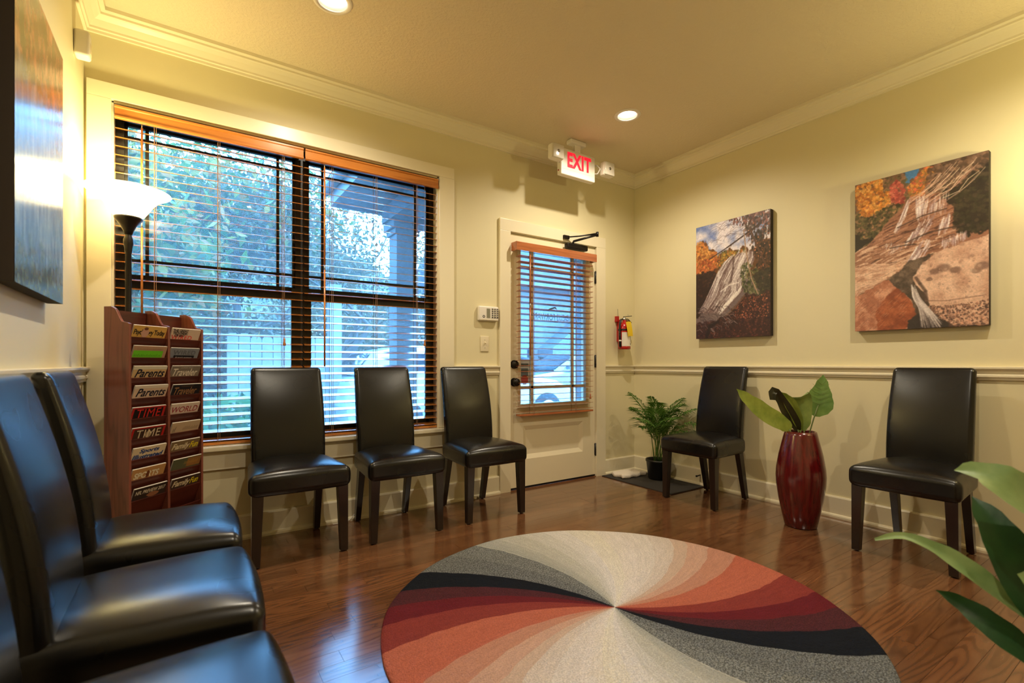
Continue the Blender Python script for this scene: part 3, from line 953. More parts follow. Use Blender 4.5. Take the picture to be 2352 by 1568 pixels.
class Paint:
    def __init__(s, w, h, seed):
        s.w, s.h, s.seed = w, h, seed
        s.img = np.zeros((h, w, 3))
        s.X, s.Y = np.meshgrid((np.arange(w) + .5) / w, (np.arange(h) + .5) / h)
        s.asp = h / w
        s.r = random.Random(seed)
    def nz(s, cell, octv=4, ax=1.0):
        s.seed += 1
        return vnoise(s.h, s.w, cell * s.w / 190.0, s.seed, octv, ax)
    def inside(s, pts, X, Y):
        ins = np.zeros(np.shape(X), bool); n = len(pts)
        for i in range(n):
            (x0, y0), (x1, y1) = pts[i], pts[(i + 1) % n]
            if y0 == y1: continue
            ins ^= ((y0 > Y) != (y1 > Y)) & (X < (x1 - x0) * (Y - y0) / (y1 - y0) + x0)
        return ins
    def poly(s, pts, wob=.012, soft=2):
        X = s.X + (s.nz(10, 4) - .5) * wob * 4; Y = s.Y + (s.nz(10, 4) - .5) * wob * 4
        m = s.inside(pts, X, Y).astype(float)
        for _ in range(soft):
            m = (2 * m + np.roll(m, 1, 0) + np.roll(m, -1, 0) + np.roll(m, 1, 1) + np.roll(m, -1, 1)) / 6
        return m
    def fill(s, mask, a, b=None, t=None):
        a = np.array(a, float) / 255
        col = a if b is None else a[None, None] * (1 - t[..., None]) + (np.array(b, float) / 255)[None, None] * t[..., None]
        s.img = s.img * (1 - mask[..., None]) + col * mask[..., None]
    def con(s, n, lo=.3, hi=.7):
        return np.clip((n - lo) / (hi - lo), 0, 1)
    def box(s, x0, x1, y0, y1):
        return (slice(max(0, int(y0 * s.h)), max(0, min(s.h, int(y1 * s.h) + 2))), slice(max(0, int(x0 * s.w)), max(0, min(s.w, int(x1 * s.w) + 2))))
    def blend(s, bx, m, col):
        m = m[..., None]
        s.img[bx] = s.img[bx] * (1 - m) + np.array(col, float) / 255 * m
    def stroke(s, pts, wd, col, op=1.0, soft=.0025, taper=False):
        for i in range(len(pts) - 1):
            (x0, y0), (x1, y1) = pts[i], pts[i + 1]
            w = wd * (1 - .8 * i / len(pts)) if taper else wd
            e = w + soft * 2
            bx = s.box(min(x0, x1) - e, max(x0, x1) + e, min(y0, y1) - e, max(y0, y1) + e)
            X, Y = s.X[bx], s.Y[bx]
            if X.size == 0: continue
            dx, dy = x1 - x0, (y1 - y0) * s.asp
            px, py = X - x0, (Y - y0) * s.asp
            tt = np.clip((px * dx + py * dy) / (dx * dx + dy * dy + 1e-9), 0, 1)
            d = np.hypot(px - tt * dx, py - tt * dy)
            s.blend(bx, np.clip((w + soft - d) / (2 * soft), 0, 1) * op, col)
    def dab(s, x, y, r, col, op=.8, ry=1.0):
        bx = s.box(x - r, x + r, y - r * ry / s.asp, y + r * ry / s.asp)
        X, Y = s.X[bx], s.Y[bx]
        if X.size == 0: return
        d = np.hypot((X - x) / r, (Y - y) * s.asp / (r * ry))
        s.blend(bx, np.clip((1 - d) * 2.5, 0, 1) * op, col)
    def dabs(s, pts, n, size, cols, op=.8, ry=1.0):
        xs = [p[0] for p in pts]; ys = [p[1] for p in pts]; k = 0
        while k < n:
            x, y = s.r.uniform(min(xs), max(xs)), s.r.uniform(min(ys), max(ys))
            k += 1
            if not s.inside(pts, np.array([[x]]), np.array([[y]]))[0, 0]: continue
            c = s.r.choice(cols); f = s.r.uniform(.75, 1.15)
            s.dab(x, y, size * s.r.uniform(.5, 1.4), [v * f for v in c], op, ry)
    def finish(s, sat=.9):
        g = s.img.mean(-1, keepdims=True)
        im = g + (s.img - g) * sat
        return np.clip(im * (.93 + .14 * s.nz(1.5, 1)[..., None]) * .97 + .04, 0, 1)

def lerp2(a, b, t):
    s_ = t * (len(a) - 1); i = min(int(s_), len(a) - 2); f = s_ - i
    g = lambda c: (c[i][0] * (1 - f) + c[i + 1][0] * f, c[i][1] * (1 - f) + c[i + 1][1] * f)
    return g(a), g(b)

def paint_tall():
    p = Paint(240, 358, 10); n = p.nz; r = p.r
    p.fill(np.ones((p.h, p.w)), (96, 116, 176), (216, 204, 208), p.con(n(26, 3) + p.X * .3, .35, .75))
    tr = [(-.05, .2), (.04, .13), (.13, .13), (.2, .22), (.3, .24), (.34, .3), (.42, .25), (.5, .23), (.56, .28), (.66, .26), (.75, .28), (1.05, .2), (1.05, .6), (-.05, .6)]
    p.fill(p.poly(tr, .03), (96, 56, 26))
    p.dabs([(-.02, .16), (.06, .13), (.14, .15), (.2, .24), (.3, .26), (.32, .4), (-.02, .42)], 700, .018, [(214, 136, 50), (190, 100, 36), (226, 154, 70), (150, 78, 34)], .75)
    p.dabs([(.34, .28), (.44, .25), (.56, .28), (.7, .27), (.66, .36), (.32, .44)], 500, .015, [(176, 132, 44), (120, 104, 44), (84, 76, 34), (200, 110, 44)], .75)
    p.dabs([(.0, .3), (.3, .3), (.28, .48), (.0, .48)], 260, .016, [(188, 84, 36), (140, 60, 30), (206, 104, 50)], .7)
    p.fill(p.con(p.Y, .5, .52), (112, 92, 90))
    dk = [(-.05, .4), (.1, .42), (.28, .4), (.3, .5), (.2, .62), (.06, .78), (-.05, .86)]
    p.fill(p.poly(dk, .02), (46, 30, 25))
    p.dabs(dk, 240, .016, [(84, 46, 30), (58, 36, 28), (38, 26, 24)], .6)
    L = [(.50, .315), (.40, .36), (.31, .44), (.24, .54), (.15, .65), (.03, .77)]
    Rr = [(.80, .30), (.80, .38), (.72, .48), (.64, .55), (.66, .62), (.40, .79)]
    p.fill(p.poly(L + list(reversed(Rr)) + [(.56, .31), (.52, .34)], .006), (120, 92, 88))
    for k in range(230):
        v = r.random()
        t0, t1 = r.uniform(0, .75), 0
        t1 = min(1, t0 + r.uniform(.15, .5))
        pts = []
        for q in range(6):
            a, b = lerp2(L, Rr, t0 + (t1 - t0) * q / 5)
            vv = v + .01 * sin(q * 2 + k)
            pts.append((a[0] * (1 - vv) + b[0] * vv, a[1] * (1 - vv) + b[1] * vv - .03 * sin(pi * vv) * (1 - t0)))
        lightv = r.random()
        c = (232, 220, 214) if lightv > .3 else (96, 70, 68)
        p.stroke(pts, r.uniform(.002, .008), c, r.uniform(.25, .6), .004)
    p.stroke([(.535, .33), (.53, .42), (.5, .53)], .012, (76, 50, 48), .7, .01)
    p.stroke([(.36, .60), (.48, .555), (.6, .545)], .006, (244, 234, 226), .8, .006)
    for k in range(36):
        x, y = r.uniform(.34, .52), r.uniform(.58, .72)
        p.stroke([(x, y), (x - .05, y + .05)], .006, r.choice([(84, 58, 54), (140, 112, 104), (214, 200, 192)]), .45, .006)
    for k in range(50):
        f = r.random(); x = .66 - .26 * f; y = .62 + .16 * f
        p.stroke([(x, y - .05), (x - .06, y + .02)], .006, (242, 230, 220), .45, .006)
    rf = [(.64, -.02), (1.02, -.02), (1.02, .72), (.9, .68), (.8, .5), (.84, .4), (.76, .28), (.7, .14)]
    p.dabs(rf, 900, .017, [(48, 34, 26), (66, 46, 34), (92, 58, 40), (40, 34, 24)], .7, 1.4)
    p.dabs(rf, 260, .010, [(196, 112, 72), (214, 140, 104), (168, 84, 52)], .7)
    p.dabs([(.62, .44), (.7, .38), (.84, .46), (.98, .55), (.98, .68), (.8, .68), (.66, .62)], 520, .013, [(72, 78, 40), (104, 104, 60), (50, 54, 30), (130, 124, 80)], .75, 1.3)
    p.dabs([(.8, .5), (1.02, .45), (1.02, .7), (.9, .7)], 300, .02, [(44, 38, 28), (58, 50, 34)], .8)
    sl = [(-.05, .86), (.3, .85), (.44, .81), (.56, .74), (.68, .65), (.86, .67), (1.05, .63), (1.05, 1.05), (-.05, 1.05)]
    p.fill(p.poly(sl, .015), (58, 32, 27))
    p.dabs(sl, 1500, .013, [(96, 46, 36), (70, 38, 30), (44, 27, 25), (120, 58, 42), (52, 30, 28)], .65)
    p.dabs([(.5, .78), (.7, .68), (.98, .66), (.98, .84), (.6, .86)], 200, .009, [(186, 96, 62), (206, 122, 84), (160, 74, 50)], .7)
    p.stroke([(.68, .66), (.56, .745), (.44, .81)], .010, (110, 74, 52), .8, .006)
    for k in range(90):
        x0, y0 = r.uniform(-.02, .5), r.uniform(.72, .93); a = r.uniform(-.6, .6)
        p.stroke([(x0, y0), (x0 + .05 * cos(a), y0 + .04 * sin(a)), (x0 + .09 * cos(a + .5), y0 + .06 * sin(a + .5))], r.uniform(.0015, .004), r.choice([(40, 28, 28), (60, 42, 40), (150, 128, 124)]), .7)
    p.stroke([(.16, .99), (.2, .9), (.32, .86)], .02, (36, 25, 24), .9, .01)
    p.stroke([(.97, .06), (.84, .11), (.7, .155), (.45, .235), (.2, .305)], .013, (58, 40, 34), 1, .003, True)
    p.stroke([(.67, .12), (.69, .24), (.72, .38), (.77, .53), (.85, .66)], .007, (164, 128, 100), .95)
    p.stroke([(.75, .12), (.84, .28), (.95, .45)], .011, (84, 56, 42), .95)
    for k in range(70):
        x0, y0 = r.uniform(.3, 1), r.uniform(-.02, .2); a = r.uniform(2.2, 4.0)
        p.stroke([(x0, y0), (x0 + .08 * cos(a), y0 - .05 * sin(a)), (x0 + .15 * cos(a + .4), y0 - .07 * sin(a + .4))], .0018, (72, 50, 52), .6)
    p.dabs([(.45, -.02), (1, -.02), (1, .12), (.55, .06)], 220, .012, [(96, 52, 48), (64, 40, 38), (150, 90, 76)], .7, 1.6)
    return p.finish()

def paint_wide():
    p = Paint(280, 418, 50); n = p.nz; r = p.r
    p.fill(np.ones((p.h, p.w)), (66, 118, 172))
    p.fill(p.con(p.Y, .3, .32), (70, 52, 42))
    p.fill(p.poly([(-.05, -.05), (.35, -.05), (.39, .05), (.43, .085), (.47, .05), (.5, .065), (.54, -.05), (1.05, -.05), (1.05, .5), (-.05, .5)], .015), (116, 80, 56))
    p.dabs([(.2, -.02), (.4, -.02), (.44, .1), (.5, .07), (.6, .0), (.66, .2), (.3, .24), (.2, .12)], 700, .016, [(134, 94, 74), (104, 76, 56), (160, 112, 80), (92, 84, 52)], .7)
    p.dabs([(.0, .02), (.22, -.02), (.24, .08), (.34, .13), (.3, .19), (.14, .25), (.02, .2)], 900, .016, [(232, 150, 56), (214, 124, 38), (242, 172, 84), (180, 92, 34)], .75)
    p.dabs([(.3, .07), (.36, .03), (.42, .12), (.4, .2), (.31, .19)], 320, .014, [(190, 76, 62), (158, 56, 50), (208, 108, 84)], .75)
    p.dabs([(.44, .1), (.52, .04), (.62, -.04), (.64, .06), (.55, .19), (.46, .18)], 420, .014, [(230, 146, 58), (206, 112, 44), (150, 104, 50), (222, 96, 60)], .75)
    p.dabs([(.6, -.02), (1.02, -.02), (1.02, .2), (.75, .26), (.56, .22)], 800, .018, [(112, 82, 66), (90, 64, 50), (136, 100, 82), (74, 54, 42)], .7)
    p.dabs([(-.02, .18), (.12, .24), (.32, .18), (.42, .2), (.26, .34), (.1, .42), (-.02, .48)], 900, .016, [(98, 88, 48), (72, 66, 36), (164, 116, 80), (54, 48, 28)], .75)
    p.fill(p.poly([(-.05, .34), (.12, .37), (.18, .39), (.06, .44), (-.05, .5)], .02), (34, 26, 20))
    rk = [(.12, .42), (.32, .27), (.46, .17), (.7, .18), (1.05, .3), (1.05, .52), (.7, .57), (.4, .66), (-.05, .76), (-.05, .48)]
    p.fill(p.poly(rk, .008), (150, 96, 72))
    for k in range(520):
        x, y = r.uniform(-.05, .75), r.uniform(.18, .68)
        if not p.inside(rk, np.array([[x]]), np.array([[y]]))[0, 0]: continue
        l = r.uniform(.03, .14); up = r.uniform(-.35, -.05)
        low = y > .45
        c = r.choice([(216, 170, 140), (196, 140, 110), (108, 62, 46), (74, 44, 36), (226, 184, 156)] if low else [(172, 112, 86), (104, 58, 44), (72, 42, 36), (190, 134, 106)])
        p.stroke([(x, y), (x + l * .5, y + up * l * .5 - .004), (x + l, y + up * l)], r.uniform(.002, .009), c, .6, .003)
    dkr = [(.68, .2), (.84, .14), (1.02, .06), (1.02, .44), (.86, .47), (.76, .4), (.78, .3)]
    p.fill(p.poly(dkr, .02), (44, 34, 27))
    p.dabs(dkr, 500, .018, [(60, 52, 34), (38, 30, 24), (76, 60, 42), (50, 46, 28)], .6)
    def casc(pts, m, ln, op=.5, slant=-.2):
        xs = [q[0] for q in pts]; ys = [q[1] for q in pts]
        for k in range(m):
            x, y = r.uniform(min(xs), max(xs)), r.uniform(min(ys), max(ys))
            if not p.inside(pts, np.array([[x]]), np.array([[y]]))[0, 0]: continue
            l = ln * r.uniform(.5, 1.2)
            p.stroke([(x, y), (x + slant * l * .5, y + l * .4), (x + slant * l * 1.4, y + l)], r.uniform(.002, .006), r.choice([(240, 226, 222), (228, 208, 206), (190, 160, 164), (150, 116, 116)]), op, .003)
    casc([(.44, .17), (.48, .17), (.44, .25), (.38, .34), (.35, .33), (.4, .25)], 130, .05, .55, -.4)
    casc([(.5, .17), (.57, .17), (.56, .27), (.51, .28)], 110, .06, .6, -.05)
    casc([(.57, .19), (.74, .18), (.72, .26), (.57, .27)], 70, .06, .35, -.1)
    casc([(.5, .35), (.58, .31), (.64, .3), (.62, .37), (.5, .42), (.43, .44)], 150, .05, .55, -.5)
    casc([(.67, .34), (.75, .31), (.74, .38), (.67, .4)], 60, .045, .5, -.2)
    casc([(.5, .49), (.56, .45), (.62, .45), (.6, .51), (.5, .56), (.44, .57)], 140, .05, .6, -.5)
    casc([(.68, .46), (.86, .43), (.86, .47), (.7, .5)], 80, .035, .5, -.05)
    casc([(.24, .44), (.3, .42), (.4, .47), (.3, .5)], 40, .03, .45, -.3)
    for a in ([(.36, .345), (.55, .3), (.72, .285)], [(.42, .45), (.6, .41), (.84, .40)], [(.3, .47), (.42, .465), (.5, .47)]): p.stroke(a, .006, (66, 44, 38), .8, .004)
    p.fill(p.poly([(-.05, .56), (.1, .56), (.3, .57), (.42, .57), (.37, .63), (.22, .69), (-.05, .78)], .012), (190, 136, 108), (224, 180, 150), p.con(n(12, 3, .3)))
    for k in range(60):
        x, y = r.uniform(-.05, .36), r.uniform(.57, .74)
        p.stroke([(x, y), (x + .06, y - .014)], .002, r.choice([(120, 76, 58), (234, 196, 170)]), .5)
    p.fill(p.poly([(.24, .69), (.38, .62), (.44, .57), (.64, .54), (.54, .62), (.49, .7), (.5, .86), (.5, .94), (.4, .8)], .008), (62, 46, 38), (112, 88, 72), p.con(n(10, 3)))
    bd = [(.48, .67), (.54, .6), (.64, .545), (.8, .51), (1.05, .48), (1.05, 1.0), (.76, .985), (.62, .9), (.57, .78), (.5, .73)]
    p.fill(p.poly(bd, .006), (196, 146, 120), (228, 184, 156), p.con(n(18, 4), .3, .65))
    for cx, cy, rx in ((.64, .655, .05), (.70, .64, .06), (.78, .66, .05), (.96, .655, .06), (.92, .68, .04), (.6, .7, .03)):
        p.dab(cx, cy, rx, (88, 58, 50), .55, .7)
    p.dabs(bd, 260, .012, [(170, 120, 98), (236, 196, 168), (150, 104, 86)], .35)
    p.stroke([(.5, .68), (.53, .72), (.57, .77), (.58, .82)], .012, (84, 60, 50), .8, .006)
    p.stroke([(.57, .83), (.72, .84), (.98, .825)], .004, (130, 88, 72), .7, .004)
    p.dabs([(.58, .86), (.74, .87), (1.02, .85), (1.02, 1.0), (.74, 1.0), (.64, .93)], 700, .009, [(108, 70, 58), (78, 52, 46), (206, 146, 116), (140, 92, 74)], .7)
    lb = [(-.05, .77), (.14, .72), (.28, .67), (.38, .76), (.46, .82), (.5, .92), (.44, 1.05), (-.05, 1.05)]
    p.fill(p.poly(lb, .008), (166, 92, 64), (208, 142, 110), p.con(n(14, 4), .35, .65))
    p.fill(p.poly([(.18, .88), (.26, .78), (.36, .72), (.46, .82), (.5, .92), (.42, 1.02), (.2, 1.02)], .01), (132, 54, 28), (176, 84, 46), p.con(n(12, 3)))
    for k in range(120):
        x, y = r.uniform(-.02, .42), r.uniform(.74, 1)
        p.stroke([(x, y), (x + .03, y - .02)], .0018, r.choice([(110, 54, 36), (222, 162, 128), (96, 44, 28)]), .45)
    p.fill(p.poly([(.44, .95), (.52, .9), (.58, .88), (.74, .985), (.7, 1.05), (.42, 1.05)], .01), (46, 36, 36))
    A_, B_ = [(.465, .72), (.475, .80), (.52, .88), (.53, 1.02)], [(.485, .72), (.53, .81), (.62, .9), (.74, 1.02)]
    for k in range(130):
        v = r.random(); t0 = r.uniform(0, .7); t1 = t0 + .3
        pts = []
        for q in range(4):
            a, b = lerp2(A_, B_, t0 + (t1 - t0) * q / 3)
            pts.append((a[0] * (1 - v) + b[0] * v, a[1] * (1 - v) + b[1] * v))
        p.stroke(pts, .004, r.choice([(234, 222, 216), (210, 194, 190), (150, 130, 126)]), .4, .004)
    for k in range(26):
        x0, y0 = r.uniform(.66, .98), r.uniform(.02, .12); b = r.uniform(-.02, .02)
        p.stroke([(x0, y0), (x0 - .07, y0 + .05 + b), (x0 - .13, y0 + .09), (x0 - .24, y0 + .13 + b)], r.uniform(.0012, .0035), r.choice([(226, 184, 160), (196, 140, 120), (236, 204, 176)]), .7)
    return p.finish()

def paint_left():
    p = Paint(140, 208, 90); n = p.nz
    p.fill(np.ones((p.h, p.w)), (112, 78, 44), (176, 118, 76), p.con(n(14, 4, 2.2)))
    p.dabs([(0, 0), (1, 0), (1, .36), (0, .36)], 700, .03, [(196, 116, 70), (140, 98, 52), (96, 92, 50), (206, 140, 96)], .4, 1.8)
    p.fill(p.con(p.Y + (n(16, 3) - .5) * .16, .28, .42), (84, 112, 146), (142, 168, 190), p.con(n(6, 3, 5.0)))  # bluish middle puts the window's glare into the print colour
    p.fill(p.con(p.Y + (n(12, 3) - .5) * .2, .84, .98), (52, 74, 72), (116, 128, 92), p.con(n(5)))
    return p.finish()

def picture(label, img, org, u, w, nrm, depth=.038, rough=.35):
    """org: lower left corner on the wall; u, w edge vectors; nrm into the room"""
    org, u, w, nrm = Vector(org), Vector(u), Vector(w), Vector(nrm)
    org = org + nrm * .004
    t = thing('canvas_print', label, 'picture', tuple(org))
    part('stretcher', MB().slab(org, u, w, nrm * depth), 'canvas_edge', t, .003)
    h_, w_ = img.shape[:2]
    jj, ii = np.meshgrid(np.linspace(0, 1, w_), np.linspace(1, 0, h_))
    base = np.array(nrm) * (depth + .0012)
    co = base + jj[..., None] * np.array(u) + ii[..., None] * np.array(w)
    me = bpy.data.meshes.new('printed_canvas')
    idx = np.arange(h_ * w_).reshape(h_, w_)
    q = np.stack([idx[:-1, :-1], idx[1:, :-1], idx[1:, 1:], idx[:-1, 1:]], -1).reshape(-1, 4)
    me.from_pydata(co.reshape(-1, 3).tolist(), [], q.tolist())
    im = np.clip(img, 0, 1)
    li = np.where(im <= .04045, im / 12.92, ((im + .055) / 1.055) ** 2.4)
    at = me.color_attributes.new('print', 'FLOAT_COLOR', 'POINT')
    at.data.foreach_set('color', np.concatenate([li, np.ones((h_, w_, 1))], -1).reshape(-1).astype(np.float32))
    k = NT('canvas_print')
    a = k.n('Attribute'); a.attribute_name = 'print'
    k.l(a.outputs['Color'], k.p.inputs['Base Color'])
    k.p.inputs['Roughness'].default_value = rough
    k.bump(k.noise(k.pos(), 500, 1).outputs[0], .05, .001)
    o = raw('printed_canvas', me, k.m, t)
    return t
picture('canvas of a tall waterfall with a leaning branch, on the right wall nearest the corner', paint_tall(), (0, -.70, 1.20), (0, -.609, 0), (0, 0, .908), (-1, 0, 0))
picture('canvas of a rocky cascade with a pale boulder, above the right chair', paint_wide(), (0, -1.838, 1.20), (0, -.609, 0), (0, 0, .912), (-1, 0, 0))
picture('canvas seen edge-on on the left wall, brown trees over misty blue with window glare painted in', paint_left(), (XW, -1.39, 1.213), (0, .593, 0), (0, 0, .885), (1, 0, 0), .042, .22)

# ------------------------------------------------------------------ magazine rack and magazines
TH = R(45.7)
RO = Vector((-3.628, -.298, 0))
RW, RD, RH = .40, .13, 1.25
rk = thing('magazine_rack', 'tall mahogany magazine rack standing across the left corner', 'magazine rack', tuple(RO), TH)
def side_prof(zt_back, zt_front):
    pts = [(RD / 2, 0), (RD / 2, zt_back), (RD / 2 - .035, zt_back), (RD / 2 - .05, zt_back - .006)]
    for k in range(1, 6):
        t = k / 6
        pts.append((RD / 2 - .05 - .05 * t, zt_back - .006 - (zt_back - zt_front - .006) * (t * t * (3 - 2 * t))))
    return pts + [(-RD / 2 + .012, zt_front), (-RD / 2, zt_front - .004), (-RD / 2, 0)]
pr = side_prof(RH, 1.178)
part('side_panel', MB().prism(pr, 'x', -RW / 2, -RW / 2 + .012), 'mahogany', rk, .0015)
part('side_panel', MB().prism(pr, 'x', RW / 2 - .012, RW / 2), 'mahogany', rk, .0015)
part('divider', MB().prism(pr, 'x', -.006, .006), 'mahogany', rk, .0015)
part('back_panel', MB().box(-RW / 2 + .012, RW / 2 - .012, RD / 2 - .010, RD / 2 - .004, .02, RH - .012), 'mahogany_dark', rk)
part('plinth', MB().box(-RW / 2 + .012, RW / 2 - .012, -RD / 2 + .01, -RD / 2 + .02, 0, .05), 'mahogany_dark', rk)
LA = R(20)
dv = Vector((0, -sin(LA), cos(LA))); nv = Vector((0, -cos(LA), -sin(LA)))
CW = (RW - .036) / 2
PITCH = .0905
for i in range(12):
    for c in (-1, 1):
        top = Vector((c * (CW / 2 + .006), -RD / 2 + .006, 1.116 - PITCH * i))
        L = min(.21, (top.z - .03) / cos(LA))
        o_ = top - dv * L - Vector((CW / 2 - .0005, 0, 0))
        part('pocket_panel', MB().slab(o_, (CW - .001, 0, 0), dv * L, -nv * .005), 'mahogany_dark', rk)
CM = {}
def cmat(rgb):
    if rgb not in CM:
        CM[rgb] = mat('cover_print', rgb, .38)
    return CM[rgb]
def magazine(col, row, label, cover, items, vis=.054, dx=0.0, tilt=0.0):
    c = -1 if col == 0 else 1
    w, L, th = .165, .262, .007
    top = Vector((c * (CW / 2 + .006) + dx, -RD / 2 + .006, 1.116 - PITCH * row)) - nv * .0062
    loc = top + dv * (vis - L)
    rot = Matrix.Rotation(TH, 3, 'Z')
    t = thing('magazine', label, 'magazine', tuple(RO + rot @ loc), TH, 'magazines in the rack')
    X = Vector((1, 0, 0))
    def P(a, s, n=0.0):     # a across 0..1, s metres from the top edge
        return X * ((a - .5) * w) + dv * (L - s) + nv * n + X * (tilt * (L - s))
    pg = MB().add([P(a, s, n) for n in (-.0005, -th + .0005) for a, s in ((.005, .0), (.995, .0), (.995, L), (.005, L))],
                  [(0, 1, 2, 3), (7, 6, 5, 4), (0, 4, 5, 1), (1, 5, 6, 2), (2, 6, 7, 3), (3, 7, 4, 0)])
    part('pages', pg, 'paper', t)
    part('cover', MB().add([P(a, s, n) for n in (0, -.0006) for a, s in ((0, .0008), (1, .0008), (1, L), (0, L))],
                           [(0, 1, 2, 3), (7, 6, 5, 4), (0, 4, 5, 1), (1, 5, 6, 2), (2, 6, 7, 3), (3, 7, 4, 0)]), cmat(cover), t)
    for k, it in enumerate(items):
        lift = .0004 + .0003 * k
        if it[0] == 'block':       # printed colour block
            _, rgb, a0, a1, s0, s1 = it
            part('cover_block', MB().add([P(a0, s0, lift), P(a1, s0, lift), P(a1, s1, lift), P(a0, s1, lift)], [(0, 1, 2, 3)]), cmat(rgb), t)
        elif it[0] == 'blob':      # printed figure
            _, rgb, a, s, ra, rs = it
            part('cover_figure', MB().add([P(a + ra * cos(2 * pi * q / 14) * (1 + .15 * sin(3 * q)), s + rs * sin(2 * pi * q / 14), lift) for q in range(14)], [tuple(range(14))]), cmat(rgb), t)
        elif it[0] == 'marks':     # illegible script strokes
            _, rgb, a0, a1, s, h, nn = it
            m = MB(); rr = random.Random(row * 7 + col)
            for q in range(nn):
                a = a0 + (a1 - a0) * q / nn
                hh = h * rr.uniform(.5, 1.0)
                m.add([P(a, s, lift), P(a + .012, s, lift), P(a + .012 + hh * 1.6, s - hh, lift), P(a + hh * 1.6, s - hh, lift)], [(0, 1, 2, 3)])
            part('cover_script', m, cmat(rgb), t)
        else:
            key, rgb, a0, a1, s0, s1 = it
            o_ = P(a0, s1, lift)
            part('title_lettering', text_mb(key, o_, P(a1, s1, lift) - o_, P(a0, s0, lift) - o_), cmat(rgb), t)
    return t
ink = (22, 20, 24)
magazine(0, 0, 'gold magazine with heavy black title and a seated figure, top left pocket', (204, 158, 78),
         [('psy', ink, .04, .97, .018, .050), ('blob', (196, 150, 128), .36, .034, .11, .021), ('blob', (110, 64, 44), .37, .014, .06, .007)])
magazine(0, 1, 'tan magazine with a bright green band, second pocket on the left', (170, 132, 104),
         [('block', (104, 186, 34), .02, .9, .022, .06), ('marks', (48, 96, 20), .06, .86, .05, .014, 16), ('marks', (120, 92, 60), .1, .9, .018, .006, 20)])
magazine(0, 2, 'tan magazine with dark italic title, third pocket on the left', (200, 166, 118), [('block', (206, 196, 172), 0, 1, .001, .016), ('parents', (20, 22, 40), .08, .96, .014, .053)])
magazine(0, 3, 'pinkish magazine with dark italic title, fourth pocket on the left', (208, 178, 152), [('block', (208, 192, 172), 0, 1, .001, .014), ('parents', (20, 22, 40), .08, .96, .014, .053)], .058, .004)
redb = [('block', (176, 34, 30), 0, 1, .001, .007), ('block', (176, 34, 30), 0, .06, .007, .06), ('block', (176, 34, 30), .92, .99, .007, .06)]
magazine(0, 4, 'black magazine with red border and thin red title, fifth pocket on the left', (24, 18, 18), redb + [('time', (206, 42, 34), .14, .86, .010, .050)], .052, -.006)
magazine(0, 5, 'dark magazine with red border and cream title, sixth pocket on the left', (66, 44, 32), redb + [('blob', (170, 150, 120), .5, .036, .1, .016), ('time', (216, 192, 158), .14, .86, .012, .050)], .052, -.007)
magazine(0, 6, 'cream magazine with heavy two-line blue title, seventh pocket on the left', (214, 192, 158), [('si1', (22, 62, 126), .2, .8, .008, .033), ('si2', (22, 62, 126), .03, .95, .033, .058)], .054, -.004)
magazine(0, 7, 'ochre magazine with pale title and a brown figure, eighth pocket on the left', (186, 138, 84), [('sports', (230, 218, 186), .08, .82, .020, .050), ('blob', (110, 56, 30), .48, .034, .05, .018)], .052, -.006)
magazine(0, 8, 'dark magazine with small pale capitals, ninth pocket on the left', (52, 40, 34), [('nfl', (222, 208, 180), .06, .96, .014, .032), ('blob', (150, 100, 70), .6, .044, .18, .012)], .056)
magazine(1, 0, 'beige magazine with bold black headline over red capitals, top right pocket', (204, 178, 154),
         [('wired', (214, 70, 62), .02, .74, .034, .056), ('w1', ink, .03, .56, .005, .018), ('w2', ink, .05, .56, .018, .030), ('w3', ink, .12, .46, .030, .042)])
magazine(1, 1, 'grey magazine with darker grey capitals, second pocket on the right', (124, 126, 132), [('wired', (92, 92, 98), .1, .88, .012, .034), ('block', (26, 24, 28), .14, .86, .037, .06), ('amans', (214, 208, 200), .2, .78, .044, .053)], .05, -.006)
magazine(1, 2, 'grey-brown magazine with pale script title, third pocket on the right', (126, 112, 96), [('cn', (190, 180, 164), .3, .72, .006, .013), ('trav', (226, 212, 190), .06, .92, .014, .052)], .054)
magazine(1, 3, 'black magazine with bronze script title, fourth pocket on the right', (34, 30, 32), [('cn', (120, 92, 66), .3, .72, .006, .012), ('trav', (156, 112, 74), .08, .88, .014, .052)], .054, .003)
magazine(1, 4, 'pale magazine with maroon capitals, fifth pocket on the right', (206, 184, 166), [('world', (150, 34, 50), .04, .95, .016, .046)], .052, -.004)
magazine(1, 5, 'beige magazine with faint slanted script, sixth pocket on the right', (190, 162, 130), [('marks', (120, 92, 66), .4, .95, .044, .02, 13), ('marks', (40, 30, 26), .06, .16, .05, .028, 2)], .052)
magazine(1, 6, 'brown magazine with cream and yellow slanted title, seventh pocket on the right', (128, 104, 72), [('fam', (230, 210, 170), .05, .66, .013, .052), ('fun', (230, 206, 40), .66, .96, .013, .045)], .052, -.003)
magazine(1, 7, 'green and ochre magazine with golden script, eighth pocket on the right', (92, 92, 64), [('block', (150, 104, 56), .5, 1, .004, .05), ('marks', (206, 160, 70), .4, .9, .034, .02, 9)], .056, .004)
magazine(1, 8, 'dark brown magazine with cream and yellow slanted title, ninth pocket on the right', (72, 52, 42), [('fam', (230, 210, 170), .05, .66, .013, .052), ('fun', (230, 206, 40), .66, .96, .013, .045)], .054, -.003)

